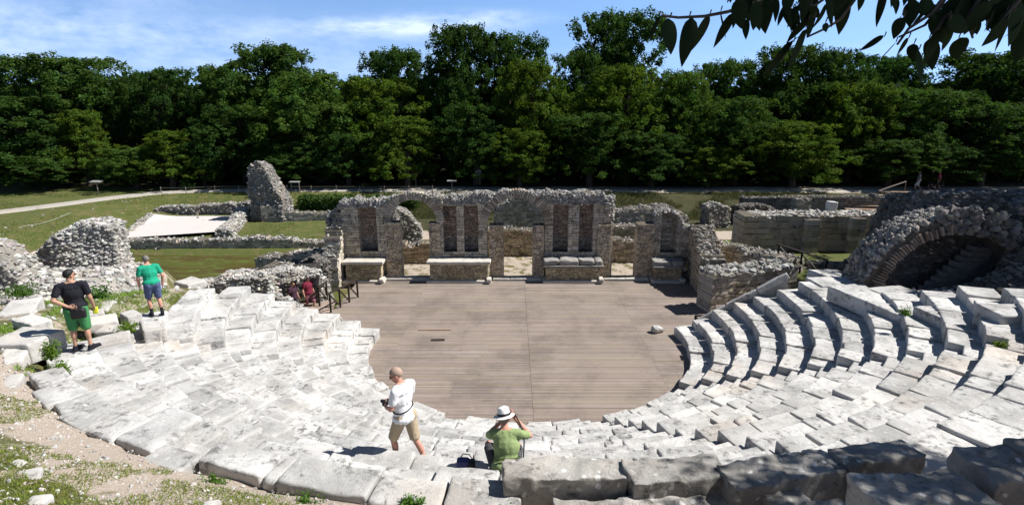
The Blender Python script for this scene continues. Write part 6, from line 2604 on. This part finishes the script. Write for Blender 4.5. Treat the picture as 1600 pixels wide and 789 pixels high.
def overhang():
    root = thing('overhanging_tree', 'dark broad leaved tree hanging its leafy twigs into the upper right of the view', 'tree', (8.6, 2.2, h1(8.6, 2.2)))
    zb = h1(8.6, 2.2)
    tk, br, lf = MB(), MB(), MB()
    fork = (7.6, 2.6, 11.8)
    tube(tk, [(8.6, 2.2, zb - 0.3), (8.4, 2.25, zb + 1.8), (7.9, 2.4, zb + 3.6), fork], [0.24, 0.19, 0.16, 0.12], 12)
    part(tk, 'trunk', M_BARK, root, smooth=True)

    def twig(pts, r0=0.008, r1=0.002):
        tube(br, pts, list(np.linspace(r0, r1, len(pts))), 6)

    def hang(base, L, w, ang, yawr, tilt=0.0):
        V, F = leaf_mesh(L, w, RNG.uniform(0.05, 0.3), RNG.uniform(0.05, 0.3), RNG.uniform(0, 6))
        M = np.array(Matrix.Rotation(ang, 3, 'Y') @ Matrix.Rotation(yawr, 3, 'Z') @ Matrix.Rotation(tilt, 3, 'X'))
        g = RNG.uniform(0.7, 1.2)
        lf.add(V @ M.T + np.asarray(base), F, (g, g, g))
        b = np.asarray(base)
        twig([tuple(b + np.array((0.003, 0, 0.012))), tuple(b)], 0.0016, 0.0012)

    def P(px, py, d):
        return aty(px, py, d)
    d0 = 1.42
    # main hanging twigs (photo points)
    tw = [
        ([(1034, 25), (1060, 28), (1100, 26), (1137, 19), (1190, 2), (1240, -25), (1330, -60)], d0),
        ([(1150, 30), (1180, 8), (1230, -12), (1290, -40)], d0 + 0.12),
        ([(1235, 20), (1275, 8), (1310, -18), (1350, -60)], d0 + 0.06),
        ([(1262, 58), (1290, 45), (1312, 32), (1335, 0), (1360, -50)], d0 + 0.1),
        ([(1402, 70), (1420, 45), (1455, 22), (1478, -8), (1500, -50)], d0 + 0.02),
        ([(1405, 58), (1445, 40), (1470, 10), (1492, -30)], d0 + 0.14),
        ([(1455, 60), (1475, 30), (1500, 5), (1530, -40)], d0 + 0.06),
        ([(1520, 60), (1510, 30), (1530, 0), (1560, -40)], d0 + 0.1),
        ([(1560, 40), (1580, 15), (1610, -20), (1650, -50)], d0),
    ]
    for pts, d in tw:
        twig([tuple(P(a, b, d + 0.0006 * (a - pts[0][0]))) for a, b in pts], 0.0026, 0.0055)
        a, b = pts[-1]
        twig([tuple(P(a, b, d + 0.0006 * (a - pts[0][0]))), (2.8, 2.0, 10.9), fork], 0.006, 0.03)
    s = d0 * 1.0 / F_PX * 1.03
    hero = [  # px, py of the base, length px, width px, lean (deg, + = tip to the right), yaw
        (1030, 26, 34, 14, -24, 70), (1047, 29, 47, 23, 1, 10), (1077, 27, 62, 24, 6, -10), (1109, 24, 52, 26, -6, 15),
        (1148, 20, 58, 30, -8, 30), (1168, 30, 32, 17, 2, 0), (1152, -2, 46, 34, 22, -20), (1180, 2, 46, 34, 12, 30), (1196, -4, 56, 30, 8, 10), (1210, -6, 40, 26, 14, 50), (1166, 6, 26, 20, -40, 0),
        (1226, 8, 34, 14, 10, 60), (1232, -10, 34, 22, 6, 20), (1247, 14, 22, 11, 2, 40), (1258, -12, 46, 22, 6, -20), (1272, 28, 32, 18, -8, 20),
        (1300, -8, 52, 24, -4, 0), (1322, -14, 66, 34, 10, 20), (1340, -16, 42, 16, -34, 40), (1350, -14, 30, 16, -10, 0), (1380, -16, 58, 22, 14, -20), (1395, -10, 22, 8, 10, 60),
        (1262, 46, 68, 46, -14, 10), (1240, 66, 66, 40, -24, 30), (1276, 36, 60, 26, -18, 60), (1290, 36, 15, 12, 20, 0), (1222, 96, 34, 20, -24, 40),
        (1412, 28, 34, 24, -28, 20), (1430, 0, 40, 30, 10, 30), (1444, -6, 44, 26, 30, 0), (1400, 66, 52, 20, -16, 55), (1420, 60, 30, 16, -30, 20),
        (1436, 78, 56, 34, -6, 10), (1452, 60, 52, 36, 14, -15), (1462, 20, 52, 40, 18, 20), (1480, 18, 46, 34, 0, 30), (1468, 46, 60, 28, 8, 40), (1490, 40, 40, 30, -10, 0),
        (1498, 60, 40, 34, 26, 10), (1484, 32, 44, 38, 70, 15), (1494, -6, 56, 40, 8, 0), (1510, -8, 60, 46, -6, 20), (1530, -10, 58, 46, 10, -20), (1520, 20, 40, 34, 24, 30), (1545, 0, 56, 30, -10, 10),
        (1556, 10, 40, 26, 16, 40), (1540, 40, 22, 12, 30, 60), (1570, -10, 60, 44, 0, 0), (1584, 20, 62, 44, 4, 20), (1596, 0, 70, 50, -8, 30), (1575, 30, 50, 36, -18, 0), (1608, 40, 60, 44, 0, 10),
    ]
    for px, py, L, w, an, yw in hero:
        d = d0 + RNG.uniform(-0.05, 0.14)
        sc = d / F_PX
        if RNG.random() < 0.55 and px > 1135:
            hang(P(px + RNG.uniform(-22, 22), py + RNG.uniform(-14, 8), d + 0.05), L * sc * RNG.uniform(0.5, 0.75), w * sc * 0.55, -R(an + RNG.normal() * 25), R(RNG.uniform(-80, 80)), RNG.uniform(-0.5, 0.5))
        hang(P(px, py, d), L * sc * (1.08 if px < 1120 else 0.9), w * sc * (1.15 if px < 1120 else 0.86), -R(an + RNG.normal() * 5), R(yw + RNG.normal() * 22), RNG.uniform(-0.35, 0.35))
    for _ in range(70):
        px, py = RNG.uniform(1140, 1625), RNG.uniform(-30, 18)
        if 1300 < px < 1395 and py > -12:
            continue
        d = d0 + RNG.uniform(0.0, 0.3)
        L = RNG.uniform(22, 46)
        hang(P(px, py, d), L * d / F_PX, L * RNG.uniform(0.35, 0.5) * d / F_PX, R(RNG.normal() * 28), R(RNG.uniform(-70, 70)), RNG.uniform(-0.5, 0.5))
    part(br, 'branch', M_BARK, root, smooth=True)
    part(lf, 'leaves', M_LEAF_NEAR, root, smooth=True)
    # canopy outside the view, which shades the corner of the seats
    cn = MB()
    bo = MB()
    n = 15000
    cl = []
    for _ in range(150):
        a = RNG.normal(size=3)
        a /= np.linalg.norm(a)
        q = np.array((11.6, 5.9, 12.2)) + a * np.array((3.0, 1.8, 1.0)) * RNG.random() ** 0.4
        cl.append(q)
    for _ in range(120):
        cl.append(np.array((RNG.uniform(2.2, 6.5), RNG.uniform(0.2, 3.0), RNG.uniform(11.4, 13.6))))
    cl = np.array(cl)
    k = RNG.integers(0, len(cl), n)
    C = cl[k] + RNG.normal(size=(n, 3)) * 0.34
    # keep the frame of the photograph clear of the canopy body
    vy = C[:, 1] * _c - (C[:, 2] - EYE) * _s
    vz = C[:, 1] * _s + (C[:, 2] - EYE) * _c
    inside = (vy > 0.1) & (np.abs(C[:, 0]) < vy * 0.92) & (vz < vy * 0.47)
    C = C[~inside]
    g = RNG.uniform(0.7, 1.2, len(C))
    leaf_cards(cn, C, np.tile(np.array((0, 0, 1.0)), (len(C), 1)), 0.085, np.stack([g, g, g], -1))
    part(cn, 'canopy', M_LEAF_NEAR, root)
    for q in cl[::6]:
        tube(bo, [fork, tuple((np.array(fork) + q) / 2 + np.array((0, 0, 0.25))), tuple(q)], [0.05, 0.03, 0.008], 6)
    part(bo, 'bough', M_BARK, root, smooth=True)


overhang()
